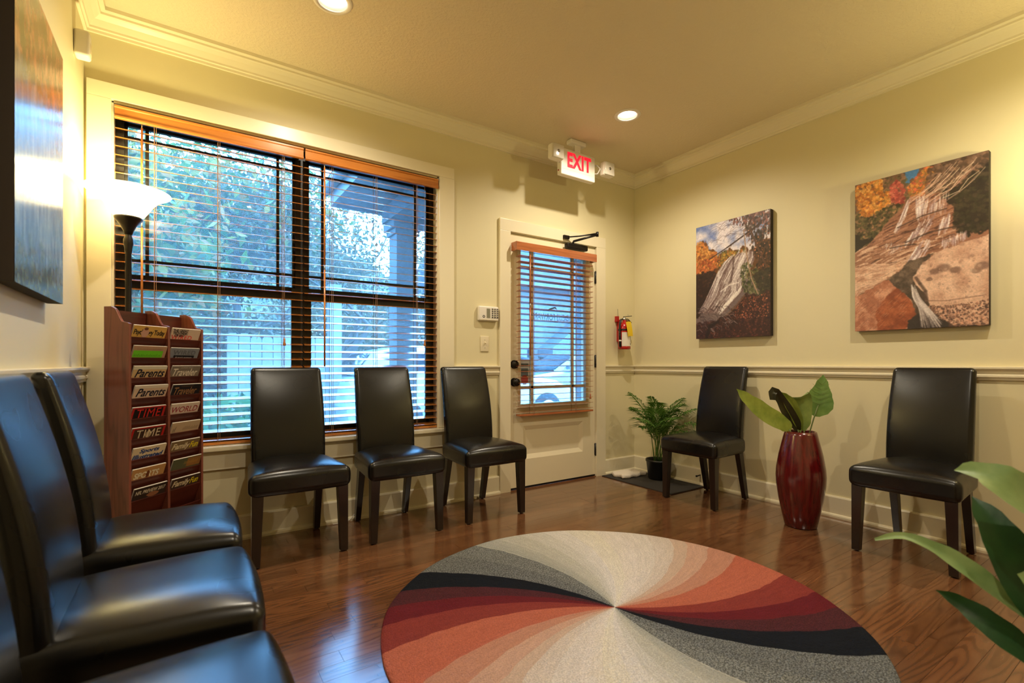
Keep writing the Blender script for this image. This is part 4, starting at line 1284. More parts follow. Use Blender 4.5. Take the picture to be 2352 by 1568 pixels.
# ------------------------------------------------------------------ wall-mounted small things
# exit sign with emergency heads
ex0, ex1, ez0, ez1, ey0, ey1 = -1.148, -.795, 2.445, 2.648, -.305, -.255
t = thing('exit_sign', 'white lighted exit sign with two emergency lamp heads under the ceiling', 'exit sign', ((ex0 + ex1) / 2, -.28, ez0))
part('case', MB().rbox(((ex0 + ex1) / 2, -.28, (ez0 + ez1) / 2), ((ex1 - ex0) / 2, .025, (ez1 - ez0) / 2), .008, 2, 1), 'white', t)
part('seam_line', MB().box(ex0 + .01, ex1 - .01, ey0 - .0006, ey0, 2.489, 2.491), 'offwhite', t)
part('exit_lettering', text_mb('exit', (-1.085, ey0 - .0012, 2.508), (.245, 0, 0), (0, 0, .118)), 'exitred', t, label='glowing red letters')
part('canopy', MB().rbox(((ex0 + ex1) / 2, -.28, 2.722), (.08, .03, .018), .01, 2, 1).box(-1.0, -.94, -.293, -.267, 2.64, 2.72), 'white', t)
for hx, hz, s in ((-1.225, 2.575, -1), (-.695, 2.56, 1)):
    hd = part('lamp_head', MB().rbox((hx, -.335, hz), (.056, .03, .056), .014, 2, 1), 'white', t)
    part('lamp_lens', MB().rbox((hx, -.364, hz), (.052, .008, .052), .007, 2, 1), 'clearplastic', hd)
    part('bulb_reflector', MB().lathe([(0, -.368), (.012, -.3725), (.0, -.373)], 16, (hx, 0, hz), 'y'), 'silver', hd)
    edge = ex0 if s < 0 else ex1
    part('bracket', MB().tube([(edge - s * .004, -.28, hz - .035), (edge + s * .03, -.30, hz - .035), (edge + s * .04, -.32, hz), (edge + s * .03, -.30, hz + .03), (edge - s * .004, -.28, hz + .03)], .006, 8), 'white', t)
part('test_button', MB().lathe([(0, -.004), (.006, -.003), (.006, 0)], 12, (ex0, -.275, 2.48), 'x'), 'red', t)

# alarm keypad
t = thing('alarm_keypad', 'white alarm keypad on the wall left of the door', 'keypad', (-1.62, 0, 1.325))
part('case', MB().rbox((-1.622, -.016, 1.375), (.087, .016, .055), .01, 3, 2), 'white', t)
part('display', MB().box(-1.643, -1.613, -.0335, -.031, 1.342, 1.412), mat('lcd', (128, 124, 106), .3), t)
part('emblem', MB().lathe([(.005, -.0325), (.009, -.0335), (.010, -.0325)], 20, (-1.668, 0, 1.352), 'y'), 'ink', t)
MT['keyr'] = mat('key_rubber', (92, 88, 82), .6)
for r_ in range(5):
    for c_ in range(3):
        kx, kz = -1.592 + c_ * .0215, 1.410 - r_ * .0155
        part('key', MB().rbox((kx, -.034, kz), (.0062, .003, .0042), .002, 1, 0), 'black' if r_ == 4 else 'keyr', t)
part('lower_lip', MB().box(-1.69, -1.545, -.034, -.03, 1.326, 1.329), 'offwhite', t)

t = thing('light_switch', 'cream light switch plate below the alarm keypad', 'light switch', (-1.645, 0, 1.088))
part('plate', MB().rbox((-1.645, -.003, 1.148), (.036, .004, .058), .003, 2, 1), 'offwhite', t)
part('toggle', MB().slab((-1.649, -.005, 1.144), (.008, 0, 0), (0, -.016, .01), (0, .003, .008)), 'offwhite', t)
part('screw', MB().lathe([(0, -.0085), (.003, -.008), (.003, -.006)], 10, (-1.645, 0, 1.178), 'y').lathe([(0, -.0085), (.003, -.008), (.003, -.006)], 10, (-1.645, 0, 1.118), 'y'), 'silver', t)

# fire extinguisher
fx, fy = -.215, -.075
t = thing('fire_extinguisher', 'red fire extinguisher with a yellow tag beside the door', 'fire extinguisher', (fx, fy, 1.125))
part('cylinder', MB().lathe([(0, 1.127), (.05, 1.127), (.056, 1.132), (.056, 1.148), (.055, 1.152), (.055, 1.315), (.05, 1.34), (.036, 1.362), (.02, 1.372), (.018, 1.39), (0, 1.39)], 32, (fx, fy, 0)), 'red', t)
lab = MB().grid(lambda a, b: (fx + .0562 * cos(R(200 + 150 * a)), fy + .0562 * sin(R(200 + 150 * a)), 1.155 + .125 * b), 12, 1)
lb_ = part('label', lab, 'paper', t, fix=False)
m = MB()
for k in range(9):
    z_ = 1.27 - k * .009
    m.grid(lambda a, b: (fx + .0566 * cos(R(290 + 40 * a)), fy + .0566 * sin(R(290 + 40 * a)), z_ + .003 * b), 4, 1)
part('label_print', m, 'sticker_grey', lb_, fix=False)
part('class_symbols', MB().grid(lambda a, b: (fx + .0566 * cos(R(290 + 50 * a)), fy + .0566 * sin(R(290 + 50 * a)), 1.168 + .012 * b), 6, 1), 'ink', lb_, fix=False)
part('strap', MB().lathe([(.057, 1.296), (.058, 1.297), (.058, 1.309), (.057, 1.31)], 32, (fx, fy, 0)), 'black', t)
part('valve', MB().tube([(fx, fy, 1.385), (fx, fy, 1.415)], .014, 12).tube([(fx - .02, fy, 1.40), (fx + .018, fy - .005, 1.40)], .009, 8), 'silver', t)
part('lever', MB().slab((fx - .01, fy - .008, 1.418), (.092, -.01, .012), (0, .016, 0), (0, 0, .006)), 'black', t, .002)
part('handle', MB().tube([(fx - .01, fy, 1.406), (fx + .04, fy - .006, 1.40), (fx + .075, fy - .01, 1.37)], [.006, .007, .009], 8), 'black', t)
part('hose', MB().tube([(fx - .02, fy, 1.40), (fx - .05, fy - .004, 1.392), (fx - .066, fy - .008, 1.35), (fx - .067, fy - .01, 1.25), (fx - .062, fy - .01, 1.15)], [.008, .009, .009, .009, .012], 10), 'black', t)
part('hose_band', MB().tube([(fx - .064, fy - .01, 1.197), (fx - .0635, fy - .01, 1.210)], .0125, 10), 'white', t)
part('gauge', MB().lathe([(0, -.016), (.012, -.016), (.013, -.012), (.013, 0)], 16, (fx + .022, fy - .008, 1.388), 'y'), 'brass', t)
part('inspection_tag', MB().grid(lambda a, b: (fx - .052 + .066 * a + .026 * b, fy - .066 - .004 * sin(3 * b), 1.368 + .004 * sin(pi * a) - .13 * b + .006 * a), 4, 6), 'yellowtag', t, label='yellow paper inspection tag', fix=False)
part('pin', MB().tube([(fx + .035 + .008 * cos(2 * pi * k / 12), fy - .012, 1.437 + .008 * sin(2 * pi * k / 12)) for k in range(13)], .0012, 5), 'silver', t)
part('wall_bracket', MB().box(fx - .045, fx - .02, -.03, 0, 1.38, 1.43).box(fx - .02, fx + .02, -.025, 0, 1.2, 1.40), 'red', t)
part('hook_wire', MB().tube([(fx - .005, -.002, 1.43), (fx - .008, -.002, 1.50)], .0015, 5), 'brass', t)

# spring door stop on the east baseboard
t = thing('door_stop', 'tiny dark door stop on the baseboard behind the palm chair', 'door stop', (-.016, -.72, .085))
part('spring', MB().tube([(-.016, -.72, .085), (-.06, -.72, .083)], .005, 8), 'blackmetal', t)
part('tip', MB().tube([(-.06, -.72, .083), (-.07, -.72, .083)], .008, 8), 'black', t)

# cords near the middle chair
o = raw('power_cord', MB().tube([(-2.60, -.03, .40), (-2.595, -.034, .3), (-2.605, -.036, .2), (-2.60, -.038, .12), (-2.61, -.042, .04)], .0025, 6).mesh('power_cord'), 'black')
tag(o, 'thin black cord hanging behind the middle chair', 'cord')
o = raw('telephone_cord', MB().tube([(-2.62, -.036, .045), (-2.66, -.045, .012), (-2.71, -.05, .004), (-2.76, -.046, .004)], .003, 6).mesh('telephone_cord'), 'white')
tag(o, 'short white cord lying by the baseboard at the middle chair', 'cord')

# ------------------------------------------------------------------ mat, fleece pad, palm
o = raw('door_mat', MB().box(-.455, -.034, -.775, -.034, .0, .007).mesh('door_mat', bevel=.003), 'mat')
tag(o, 'dark grey mat on the floor in the corner', 'mat')
def pad(w):
    x, y, z = w
    return (x * (1 + .08 * sin(7 * y * 9)), y * (1 + .06 * sin(60 * x)), z + .003 * sin(70 * x + 40 * y))
m = MB().rbox((-.27, -.17, .026), (.135, .085, .018), .016, 3, 8, pad)
o = raw('fleece_pad', m.mesh('fleece_pad'), 'fluff')
tag(o, 'small white fleece pad lying on the dark mat', 'pad')

def blade(pts, widths, up, cup=.15, nv=6, wave=0.0, nu=None, thick=0.0):
    pts = [Vector(p) for p in pts]
    nu = nu or (len(pts) - 1) * 4
    def at(t):
        s_ = t * (len(pts) - 1); i = min(int(s_), len(pts) - 2); f_ = s_ - i
        p0, p1, p2, p3 = pts[max(i - 1, 0)], pts[i], pts[i + 1], pts[min(i + 2, len(pts) - 1)]
        return .5 * ((2 * p1) + (p2 - p0) * f_ + (2 * p0 - 5 * p1 + 4 * p2 - p3) * f_ ** 2 + (3 * p1 - p0 - 3 * p2 + p3) * f_ ** 3)
    def wid(t):
        s_ = t * (len(widths) - 1); i = min(int(s_), len(widths) - 2); f_ = s_ - i
        f_ = f_ * f_ * (3 - 2 * f_)
        return widths[i] * (1 - f_) + widths[i + 1] * f_
    def fn(u, v):
        p = at(u); d = (at(min(1, u + .02)) - at(max(0, u - .02))).normalized()
        upv = up(u) if callable(up) else Vector(up)
        s_ = d.cross(upv).normalized(); n_ = s_.cross(d).normalized()
        q = v * 2 - 1; w = wid(u)
        return p + s_ * (q * w) + n_ * (cup * w * abs(q) ** 1.3 + wave * w * sin(u * 22) * abs(q))
    return MB().grid(fn, nu, nv)

# potted palm
px, py = -.135, -.39
t = thing('potted_palm', 'small feathery palm in a black pot standing on the corner mat', 'potted plant', (px, py, .007))
part('pot', MB().lathe([(0, .007), (.078, .007), (.084, .02), (.100, .155), (.106, .16), (.106, .176), (.098, .176), (.092, .16), (.088, .14)], 32, (px, py, 0)), 'black', t)
part('soil', MB().lathe([(0, .152), (.05, .15), (.094, .145)], 24, (px, py, 0)), 'soil', t)
rr = random.Random(21)
fr = [(-.16, -.10, .62, .0), (-.24, .10, .74, .1), (.02, -.16, .60, -.1), (.06, -.32, .62, 0), (.05, -.42, .52, 0), (-.10, -.06, .66, 0), (-.30, -.02, .54, 0),
      (.03, .06, .58, 0), (-.12, -.22, .50, 0), (-.02, -.26, .66, 0), (-.20, .04, .46, 0), (.02, -.34, .44, 0), (-.06, .02, .70, 0), (-.14, -.30, .56, 0)]
fr += [(-.18, .14, .60, 0), (.03, -.22, .70, 0), (-.26, .06, .62, 0)]
for k, (dx, dy, hz, tw) in enumerate(fr):
    b = Vector((px + rr.uniform(-.03, .03), py + rr.uniform(-.03, .03), .15))
    tip = Vector((min(px + dx, -.05), py + dy, hz))
    midp = b.lerp(tip, .5) + Vector((-(dx) * .22, -(dy) * .22, .10))
    pts = [b, b.lerp(midp, .5) + Vector((0, 0, .02)), midp, midp.lerp(tip, .55) + Vector((0, 0, .015)), tip]
    def cur(t_):
        s_ = t_ * 4; i = min(int(s_), 3); f_ = s_ - i
        return pts[i].lerp(pts[i + 1], f_)
    m = MB().tube([cur(q / 8) for q in range(9)], [.0035 - .0003 * q for q in range(9)], 5)
    nl = 26
    for q in range(nl):
        u = .32 + .68 * q / (nl - 1)
        p = cur(u); d = (cur(min(1, u + .03)) - cur(u - .03)).normalized()
        sd = d.cross(Vector((0, 0, 1)))
        sd = sd.normalized() if sd.length > .1 else Vector((1, 0, 0))
        ll = (.15 * sin(pi * min(1, (u - .25) / .75 * .85 + .12)) + .02) * rr.uniform(.85, 1.1)
        for s_ in (-1, 1):
            dirv = (sd * s_ * .85 + d * .75 + Vector((0, 0, rr.uniform(-.05, .25)))).normalized()
            e = p + dirv * ll + Vector((0, 0, -.03 * ll / .12))
            c_ = p + dirv * ll * .5 + Vector((0, 0, .008))
            if max(e.x, c_.x) > -.012:
                e.x = min(e.x, -.012); c_.x = min(c_.x, -.012)
            if e.y > -.02: e.y = -.02
            nw = dirv.cross(sd if abs(dirv.dot(sd)) < .9 else d).normalized()
            wv = dirv.cross(nw).normalized() * .0058
            m.add([p, c_ + wv, e, c_ - wv], [(0, 1, 2, 3)], True)
    part('frond', m, 'palm', t, fix=False)

# ------------------------------------------------------------------ red vase and its big leaves
vx, vy = -.373, -1.67
t = thing('floor_vase', 'tall glossy red floor vase between the two right chairs', 'vase', (vx, vy, 0))
part('body', MB().lathe([(0, 0), (.082, 0), (.088, .006), (.104, .08), (.122, .17), (.134, .26), (.1365, .31), (.133, .36), (.120, .44), (.104, .51), (.092, .56), (.086, .582),
                         (.080, .584), (.076, .578), (.085, .54), (.10, .48), (.115, .40), (.10, .2), (.0, .1)], 56, (vx, vy, 0)), 'vase', t)
def lm(name, a, b, c=None, rough=.42):
    k = NT(name)
    nz = k.noise(k.pos(), 14, 3)
    nz2 = k.noise(k.mapping(k.pos(), (60, 60, 16)), 1.0, 3)
    c1 = k.ramp(nz.outputs[0], [(0.3, lin(a)), (0.7, lin(b))])
    c2 = k.mix(k.math('MULTIPLY', nz2.outputs[0], .4), c1, lin(c or a))
    k.l(c2, k.p.inputs['Base Color'])
    k.p.inputs['Roughness'].default_value = rough
    k.bump(nz2.outputs[0], .15, .004)
    tr_ = k.n('BsdfTranslucent'); k.l(c2, tr_.inputs[0])
    ms = k.n('MixShader'); ms.inputs[0].default_value = .18
    k.l(k.p.outputs[0], ms.inputs[1]); k.l(tr_.outputs[0], ms.inputs[2]); k.l(ms.outputs[0], k.out.inputs[0])
    return k.m
MT['leaf_olive'] = lm('olive_leaf', (124, 144, 50), (166, 178, 76), (100, 108, 46))
MT['leaf_dark'] = lm('dark_leaf', (34, 34, 14), (60, 56, 24))
MT['leaf_mid'] = lm('mid_leaf', (108, 136, 60), (146, 166, 84), (128, 134, 86))
MT['leaf_heart'] = lm('heart_leaf', (88, 124, 54), (122, 154, 76), (72, 102, 44))
CF = Vector((-.9, -.42, 0.1))     # out into the room
def leafthing(label, pts, widths, up, mt, cup, stem, wave=0.0, nv=6):
    t = thing('artificial_leaf', label, 'leaf', tuple(stem[0]), None, 'artificial leaves in the red vase')
    part('stem', MB().tube(stem, .004, 6), 'stem', t)
    b_ = part('blade', blade(pts, widths, up, cup, nv, wave), mt, t, fix=False)
    return t, b_
leafthing('long olive leaf leaning far left out of the red vase', [(-.425, -1.635, .585), (-.46, -1.612, .625), (-.549, -1.552, .69), (-.638, -1.492, .775), (-.70, -1.45, .843)],
          [.010, .040, .054, .050, .032, .001], Vector((-.8, -.35, .45)), 'leaf_olive', .1, [(-.38, -1.665, .40), (-.41, -1.645, .56), (-.432, -1.63, .592)], .04)
leafthing('curled dark brown leaf in the red vase', [(-.385, -1.662, .588), (-.404, -1.649, .641), (-.442, -1.624, .716), (-.475, -1.60, .785), (-.51, -1.578, .83), (-.515, -1.575, .775)],
          [.016, .034, .036, .028, .026, .016], Vector((-.9, -.2, .2)), 'leaf_dark', .35, [(-.37, -1.67, .40), (-.38, -1.664, .56), (-.386, -1.661, .592)], .05)
leafthing('folded olive leaf standing behind the dark one in the red vase', [(-.366, -1.668, .585), (-.388, -1.652, .663), (-.42, -1.628, .75), (-.45, -1.605, .80), (-.462, -1.60, .822)],
          [.012, .032, .036, .022, .002], Vector((-.75, -.65, .1)), 'leaf_olive', .5, [(-.37, -1.66, .40), (-.368, -1.666, .56), (-.366, -1.668, .59)])
leafthing('broad blunt leaf arching forward in the red vase', [(-.36, -1.678, .585), (-.362, -1.674, .65), (-.365, -1.67, .73), (-.372, -1.672, .78), (-.40, -1.682, .795)],
          [.016, .046, .056, .060, .056, .048], CF, 'leaf_mid', -.25, [(-.36, -1.67, .40), (-.353, -1.68, .56), (-.352, -1.682, .592)])
hp = [(-.29, -1.728, .672), (-.287, -1.73, .72), (-.28, -1.735, .77), (-.268, -1.742, .84), (-.257, -1.748, .93)]
t, b_ = leafthing('heart-shaped green leaf standing upright at the right of the vase', hp, [.012, .062, .078, .076, .06, .035, .001], Vector((-.9, -.42, .15)), 'leaf_heart', .12,
                  [(-.345, -1.69, .40), (-.325, -1.702, .58), (-.306, -1.715, .66), (-.286, -1.733, .745)], .015, 10)
m = MB()
for u in range(1, 6):
    for s_ in (-1, 1):
        p0 = Vector(hp[1]).lerp(Vector(hp[4]), u / 7.0) + Vector((-.005, -.003, 0))
        side = Vector((.42, -.9, 0)) * s_
        L_ = .062 * sin(pi * (.35 + u * .1))
        m.tube([p0, p0 + side * L_ * .5 + Vector((-.004, -.002, .012)), p0 + side * L_ + Vector((-.009, -.004, .035))], [.0016, .0012, .0006], 4)
part('vein', m, 'stem', b_, kind=None)

# ------------------------------------------------------------------ big-leaved plant at the right foreground
gx, gy = -1.93, -3.04
t = thing('leafy_plant', 'large-leaved potted plant reaching in at the right edge', 'potted plant', (gx, gy, 0))
part('pot', MB().lathe([(0, 0), (.10, 0), (.105, .01), (.135, .26), (.142, .27), (.142, .29), (.13, .29), (.12, .25)], 32, (gx, gy, 0)), mat('clay_pot', (120, 74, 52), .7), t)
part('soil', MB().lathe([(0, .262), (.06, .262), (.122, .255)], 24, (gx, gy, 0)), 'soil', t)
MT['plant_light'] = lm('plant_leaf_light', (108, 140, 80), (150, 172, 110), (128, 150, 96))
MT['plant_dark'] = lm('plant_leaf_dark', (22, 56, 24), (40, 84, 38), (26, 60, 30))
def pl(pts, widths, up, mt, cup=.2, wave=.03):
    part('stem', MB().tube([(gx, gy, .26), Vector(pts[-1]).lerp(Vector((gx, gy, .3)), .5), pts[-1]], [.009, .007, .004], 6), 'stem', t)
    part('leaf', blade(list(reversed(pts)), widths, up, cup, 8, wave), mt, t, fix=False)
pl([(-2.043, -2.797, .753), (-2.022, -2.836, .752), (-2.021, -2.884, .725), (-1.987, -2.931, .668), (-1.95, -2.97, .59)], [.01, .05, .062, .05, .026, .001], Vector((-.45, -.4, .8)), 'plant_light', .25)
pl([(-1.902, -2.796, .671), (-1.928, -2.838, .622), (-1.956, -2.88, .55), (-1.97, -2.915, .48), (-1.955, -2.96, .42)], [.01, .045, .05, .045, .03, .001], Vector((-.7, -.5, .5)), 'plant_dark', .2)
pl([(-2.041, -2.641, .545), (-2.018, -2.694, .564), (-2.001, -2.753, .545), (-1.993, -2.807, .513), (-1.981, -2.863, .471), (-1.96, -2.94, .41)], [.008, .020, .026, .024, .015, .010, .004], Vector((-.5, -.3, .8)), 'plant_light', .5)
pl([(-1.975, -2.746, .439), (-1.961, -2.792, .418), (-1.969, -2.847, .391), (-1.967, -2.897, .359), (-1.955, -2.95, .325)], [.008, .026, .034, .030, .018, .001], Vector((-.6, -.4, .7)), 'plant_dark', .2)
pl([(-2.075, -2.905, .56), (-2.06, -2.925, .54), (-2.03, -2.945, .50), (-1.98, -2.975, .42)], [.008, .035, .045, .03, .001], Vector((-.3, -.6, .6)), 'plant_light', .2)
pl([(-1.62, -2.96, .62), (-1.72, -2.98, .66), (-1.82, -3.0, .60), (-1.90, -3.03, .45)], [.01, .045, .055, .03, .001], Vector((.3, -.1, .9)), 'plant_dark', .2)
pl([(-1.85, -3.42, .7), (-1.87, -3.3, .72), (-1.90, -3.18, .64), (-1.92, -3.08, .45)], [.01, .045, .055, .03, .001], Vector((.1, .3, .9)), 'plant_light', .2)

# ------------------------------------------------------------------ outside
GZ = -.18
k = NT('mulch_ground')
nz = k.noise(k.pos(), 26, 4, .7)
c = k.ramp(nz.outputs[0], [(.3, lin((30, 26, 23))), (.52, lin((74, 64, 57))), (.72, lin((160, 155, 148)))])
k.l(c, k.p.inputs['Base Color']); k.p.inputs['Roughness'].default_value = .9
k.bump(nz.outputs[0], .8, .03)
MT['mulch'] = k.m
MT['asphalt'] = mat('asphalt', (66, 68, 72), .9, bump=(90, .4, .01))
MT['concrete'] = mat('concrete', (110, 108, 104), .8)
MT['greywood'] = mat('weathered_board', (128, 128, 124), .9, bump=(30, .4, .006), var=(7, .6, (74, 74, 72)))
MT['porchpaint'] = mat('porch_paint', (80, 86, 90), .6)
MT['soffit'] = mat('soffit_panel', (80, 84, 86), .7)
MT['bark'] = mat('bark', (104, 98, 90), .95, bump=(18, .8, .02), var=(10, .6, (56, 50, 46)))
MT['leaf_fall'] = leafmat('autumn_leaves', [(27, 54, 27), (52, 82, 36), (80, 98, 43), (135, 117, 54), (145, 90, 50)], .5)
MT['leaf_green'] = leafmat('green_leaves', [(30, 66, 30), (50, 96, 46), (74, 120, 62)], .45)
MT['leaf_dry'] = leafmat('dry_leaves', [(62, 71, 59), (85, 85, 69), (112, 101, 75), (96, 69, 48)], .45)
MT['carwhite'] = mat('pale_car_paint', (150, 153, 156), .2, coat=.8)
MT['cargrey'] = mat('grey_car_paint', (100, 104, 108), .25, .3, coat=.8)
MT['carglass'] = mat('car_glass', (30, 40, 48), .05, spec=.8)
MT['tyre'] = mat('tyre', (26, 26, 28), .85)
MT['roofing'] = mat('roof_shingles', (44, 46, 50), .9, bump=(30, .4, .02))
MT['siding'] = mat('grey_siding', (84, 86, 86), .7)

o = struct('ground', MB().box(-40, 40, .15, 2.9, GZ - .1, GZ), 'mulch', 'mulch bed outside under the window', 'ground')
o = struct('ground_2', MB().box(-40, -1.9, 2.9, 60, GZ - .1, GZ + .01), 'mulch', 'leaf-covered yard beyond the fence', 'ground')
o = struct('pavement', MB().box(-1.9, 40, 2.9, 60, GZ - .1, GZ - .005), 'asphalt', 'grey car park outside the door', 'pavement')
def leaf_cards(m, n, place, size, rr):
    for _ in range(n):
        p = place(rr)
        if p is None: continue
        a = Vector((rr.gauss(0, 1), rr.gauss(0, 1), rr.gauss(0, 1))).normalized()
        b = a.cross(Vector((rr.gauss(0, 1), rr.gauss(0, 1), rr.gauss(0, 1))))
        b = b.normalized() if b.length > 1e-3 else Vector((0, 0, 1))
        s = size * rr.uniform(.6, 1.3)
        m.add([p - a * s, p + b * s * .45, p + a * s, p - b * s * .45], [(0, 1, 2, 3)])
m = MB(); rr = random.Random(77)
leaf_cards(m, 1400, lambda r: Vector((r.uniform(-6, 3), r.uniform(.6, 6), GZ + .012 + r.random() * .02)), .04, rr)
o = raw('fallen_leaves', m.mesh('fallen_leaves', fix=False), 'leaf_dry')
tag(o, 'fallen leaves scattered on the mulch outside', 'leaves', None, 'stuff')

def branch(m, tw, p, d, r, L, depth, rr, tips):
    n = 4
    pts = [p]; rad = [r]
    q = p.copy(); dd = d.copy()
    for i in range(n):
        dd = (dd + Vector((rr.gauss(0, .16), rr.gauss(0, .16), rr.gauss(.03, .12)))).normalized()
        if q.y < 1.7: dd.y = abs(dd.y) + .05
        q = q + dd * (L / n)
        pts.append(q.copy()); rad.append(r * (1 - .55 * (i + 1) / n))
        if depth > 0 and i >= 1:
            for _ in range(2 if depth < 3 else 1):
                nd = (dd + Vector((rr.gauss(0, .7), rr.gauss(0, .7), rr.gauss(.1, .45)))).normalized()
                branch(m, tw, q.copy(), nd, rad[-1] * .62, L * rr.uniform(.5, .72), depth - 1, rr, tips)
    (m if depth >= 2 else tw).tube(pts, rad, 6 if depth >= 2 else 3, cap=False)
    if depth <= 1: tips += pts[1:]

def tree(label, x, y, r, L, seed, leaves, lmat, lean=(0, 0, 1), lsize=.05, depth=4, spread=.22, zlim=None):
    rr = random.Random(seed)
    t = thing('tree', label, 'tree', (x, y, GZ), None, 'trees outside the window')
    m, tw, tips = MB(), MB(), []
    branch(m, tw, Vector((x, y, GZ - .05)), Vector(lean).normalized(), r, L, depth, rr, tips)
    part('trunk', m, 'bark', t, fix=False)
    part('twigs', tw, 'bark', t, kind='stuff', fix=False)
    if leaves:
        lv = MB()
        tips = [p for p in tips if p.y > .9]
        leaf_cards(lv, leaves, lambda r_: r_.choice(tips) + Vector((r_.gauss(0, spread), r_.gauss(0, spread), r_.gauss(-.03, spread))), lsize, rr)
        part('leaves', lv, lmat, t, kind='stuff', fix=False)
    return t
def shrub(label, x, y, rx, h, n, lmat, seed, lsize=.05):
    rr = random.Random(seed)
    t = thing('shrub', label, 'shrub', (x, y, GZ), None, 'shrubs outside the window')
    st = MB()
    for k in range(9):
        a = rr.uniform(0, 2 * pi)
        st.tube([(x, y, GZ), (x + cos(a) * rx * .4, y + sin(a) * rx * .3, GZ + h * .5), (x + cos(a) * rx * .7, y + sin(a) * rx * .6, GZ + h * rr.uniform(.7, .95))], [.015, .01, .004], 4)
    part('stems', st, 'bark', t, fix=False)
    lv = MB()
    def place(r_):
        while True:
            p = Vector((r_.uniform(-1, 1), r_.uniform(-1, 1), r_.uniform(0, 1)))
            if p.x ** 2 + p.y ** 2 + (p.z - .4) ** 2 * 1.6 < 1 and p.length > .35: break
        return Vector((x + p.x * rx, y + p.y * rx * .8, GZ + .05 + p.z * h))
    leaf_cards(lv, n, place, lsize, rr)
    part('leaves', lv, lmat, t, kind='stuff', fix=False)
    return t
tree('leafy autumn tree close outside the left window', -4.9, 3.2, .11, 1.7, 4, 6500, 'leaf_fall', (.28, -.02, 1), .07, 4, .20)
tree('second leafy tree further left outside the window', -3.6, 6.2, .12, 2.4, 11, 9000, 'leaf_fall', (.1, 0, 1), .075, 4, .34)
tree('bare tangled tree behind the wooden fence', -2.6, 7.0, .10, 2.5, 19, 4500, 'leaf_dry', (.05, 0, 1), .05, 4)
tree('bare tree with a slanting limb left of the porch', -1.9, 6.0, .11, 2.3, 23, 1800, 'leaf_dry', (.2, -.05, 1), .05, 4)
tree('bare tree in the middle distance', -1.0, 9.0, .12, 3.0, 31, 5000, 'leaf_dry', (.1, 0, 1), .06, 4)
tree('pale tangled tree far left', -5.4, 8.5, .12, 3.0, 37, 7000, 'leaf_fall', (.05, 0, 1), .06, 4)
tree('distant tree above the far shrubs', -3.2, 11.0, .14, 3.6, 41, 7000, 'leaf_dry', (0, 0, 1), .07, 4, .3)
shrub('low green shrub just outside the window sill', -3.05, 1.35, .55, .85, 1500, 'leaf_green', 3, .06)
shrub('dense hedge shrub behind the fence', -2.9, 6.4, 1.1, 1.9, 3200, 'leaf_dry', 5, .07)
shrub('dense shrub at the far left behind the tree', -4.6, 6.0, 1.2, 2.0, 3200, 'leaf_dry', 6, .07)
shrub('tall shrub behind the parked hatchback', -.9, 8.3, 1.4, 2.3, 3600, 'leaf_dry', 7, .08)
shrub('far shrub left of the bare trees', -6.6, 9.0, 1.8, 2.6, 3200, 'leaf_dry', 8, .09)
shrub('far shrub in the yard middle', -3.9, 10.0, 1.8, 2.6, 3600, 'leaf_dry', 9, .09)
shrub('far shrub at the edge of the car park', .9, 11.5, 1.7, 2.2, 3600, 'leaf_dry', 10, .09)
shrub('tall far shrub right of the bare trees', 3.0, 14.0, 2.2, 3.2, 3600, 'leaf_dry', 14, .11)
shrub('small green plant by the porch column', -2.05, 1.45, .22, .35, 300, 'leaf_green', 12, .035)

k = NT('wooded_slope')
nz = k.noise(k.pos(), 1.3, 6, .75)
c = k.ramp(nz.outputs[0], [(.3, lin((26, 34, 28))), (.5, lin((66, 70, 56))), (.62, lin((110, 100, 76))), (.75, lin((150, 146, 130)))])
k.l(c, k.p.inputs['Base Color']); k.p.inputs['Roughness'].default_value = 1.0
k.bump(nz.outputs[0], 1.0, .6)
MT['slope'] = k.m
rr = random.Random(9)
hm = MB().grid(lambda a, b: (-45 + 54 * a, 16 + 22 * b, GZ + .01 + 11 * b ** .8 + (.9 * sin(a * 31) + .7 * sin(a * 67 + 1) + rr.uniform(-.6, .6)) * b), 90, 12)
struct('hillside', hm, 'slope', 'wooded slope rising behind the yard', 'hillside')
tree('bare tree at the foot of the wooded slope', -5.0, 12.5, .14, 2.6, 53, 2500, 'leaf_dry', (0, 0, 1), .08, 4, .3)
tree('far tree left of the porch roof', -.6, 12.8, .14, 2.6, 59, 2500, 'leaf_dry', (0, 0, 1), .08, 4, .3)

# wooden fence: single boards
t = thing('wooden_fence', 'weathered grey board fence outside the window', 'fence', (-2.3, 4.5, GZ))
rr = random.Random(2)
x = -3.05
while x < -1.75:
    w = .135
    zt = 1.40 + rr.uniform(-.02, .02)
    part('board', MB().prism([(x, GZ), (x + w, GZ), (x + w, zt - .04), (x + w - .03, zt), (x + .03, zt), (x, zt - .04)], 'y', 4.5, 4.522), 'greywood', t)
    x += w + .008
for z in (.2, 1.1):
    part('fence_rail', MB().box(-3.05, -1.72, 4.523, 4.57, z, z + .09), 'greywood', t)
part('post', MB().box(-1.72, -1.54, 4.44, 4.60, GZ, 2.2), 'greywood', t)

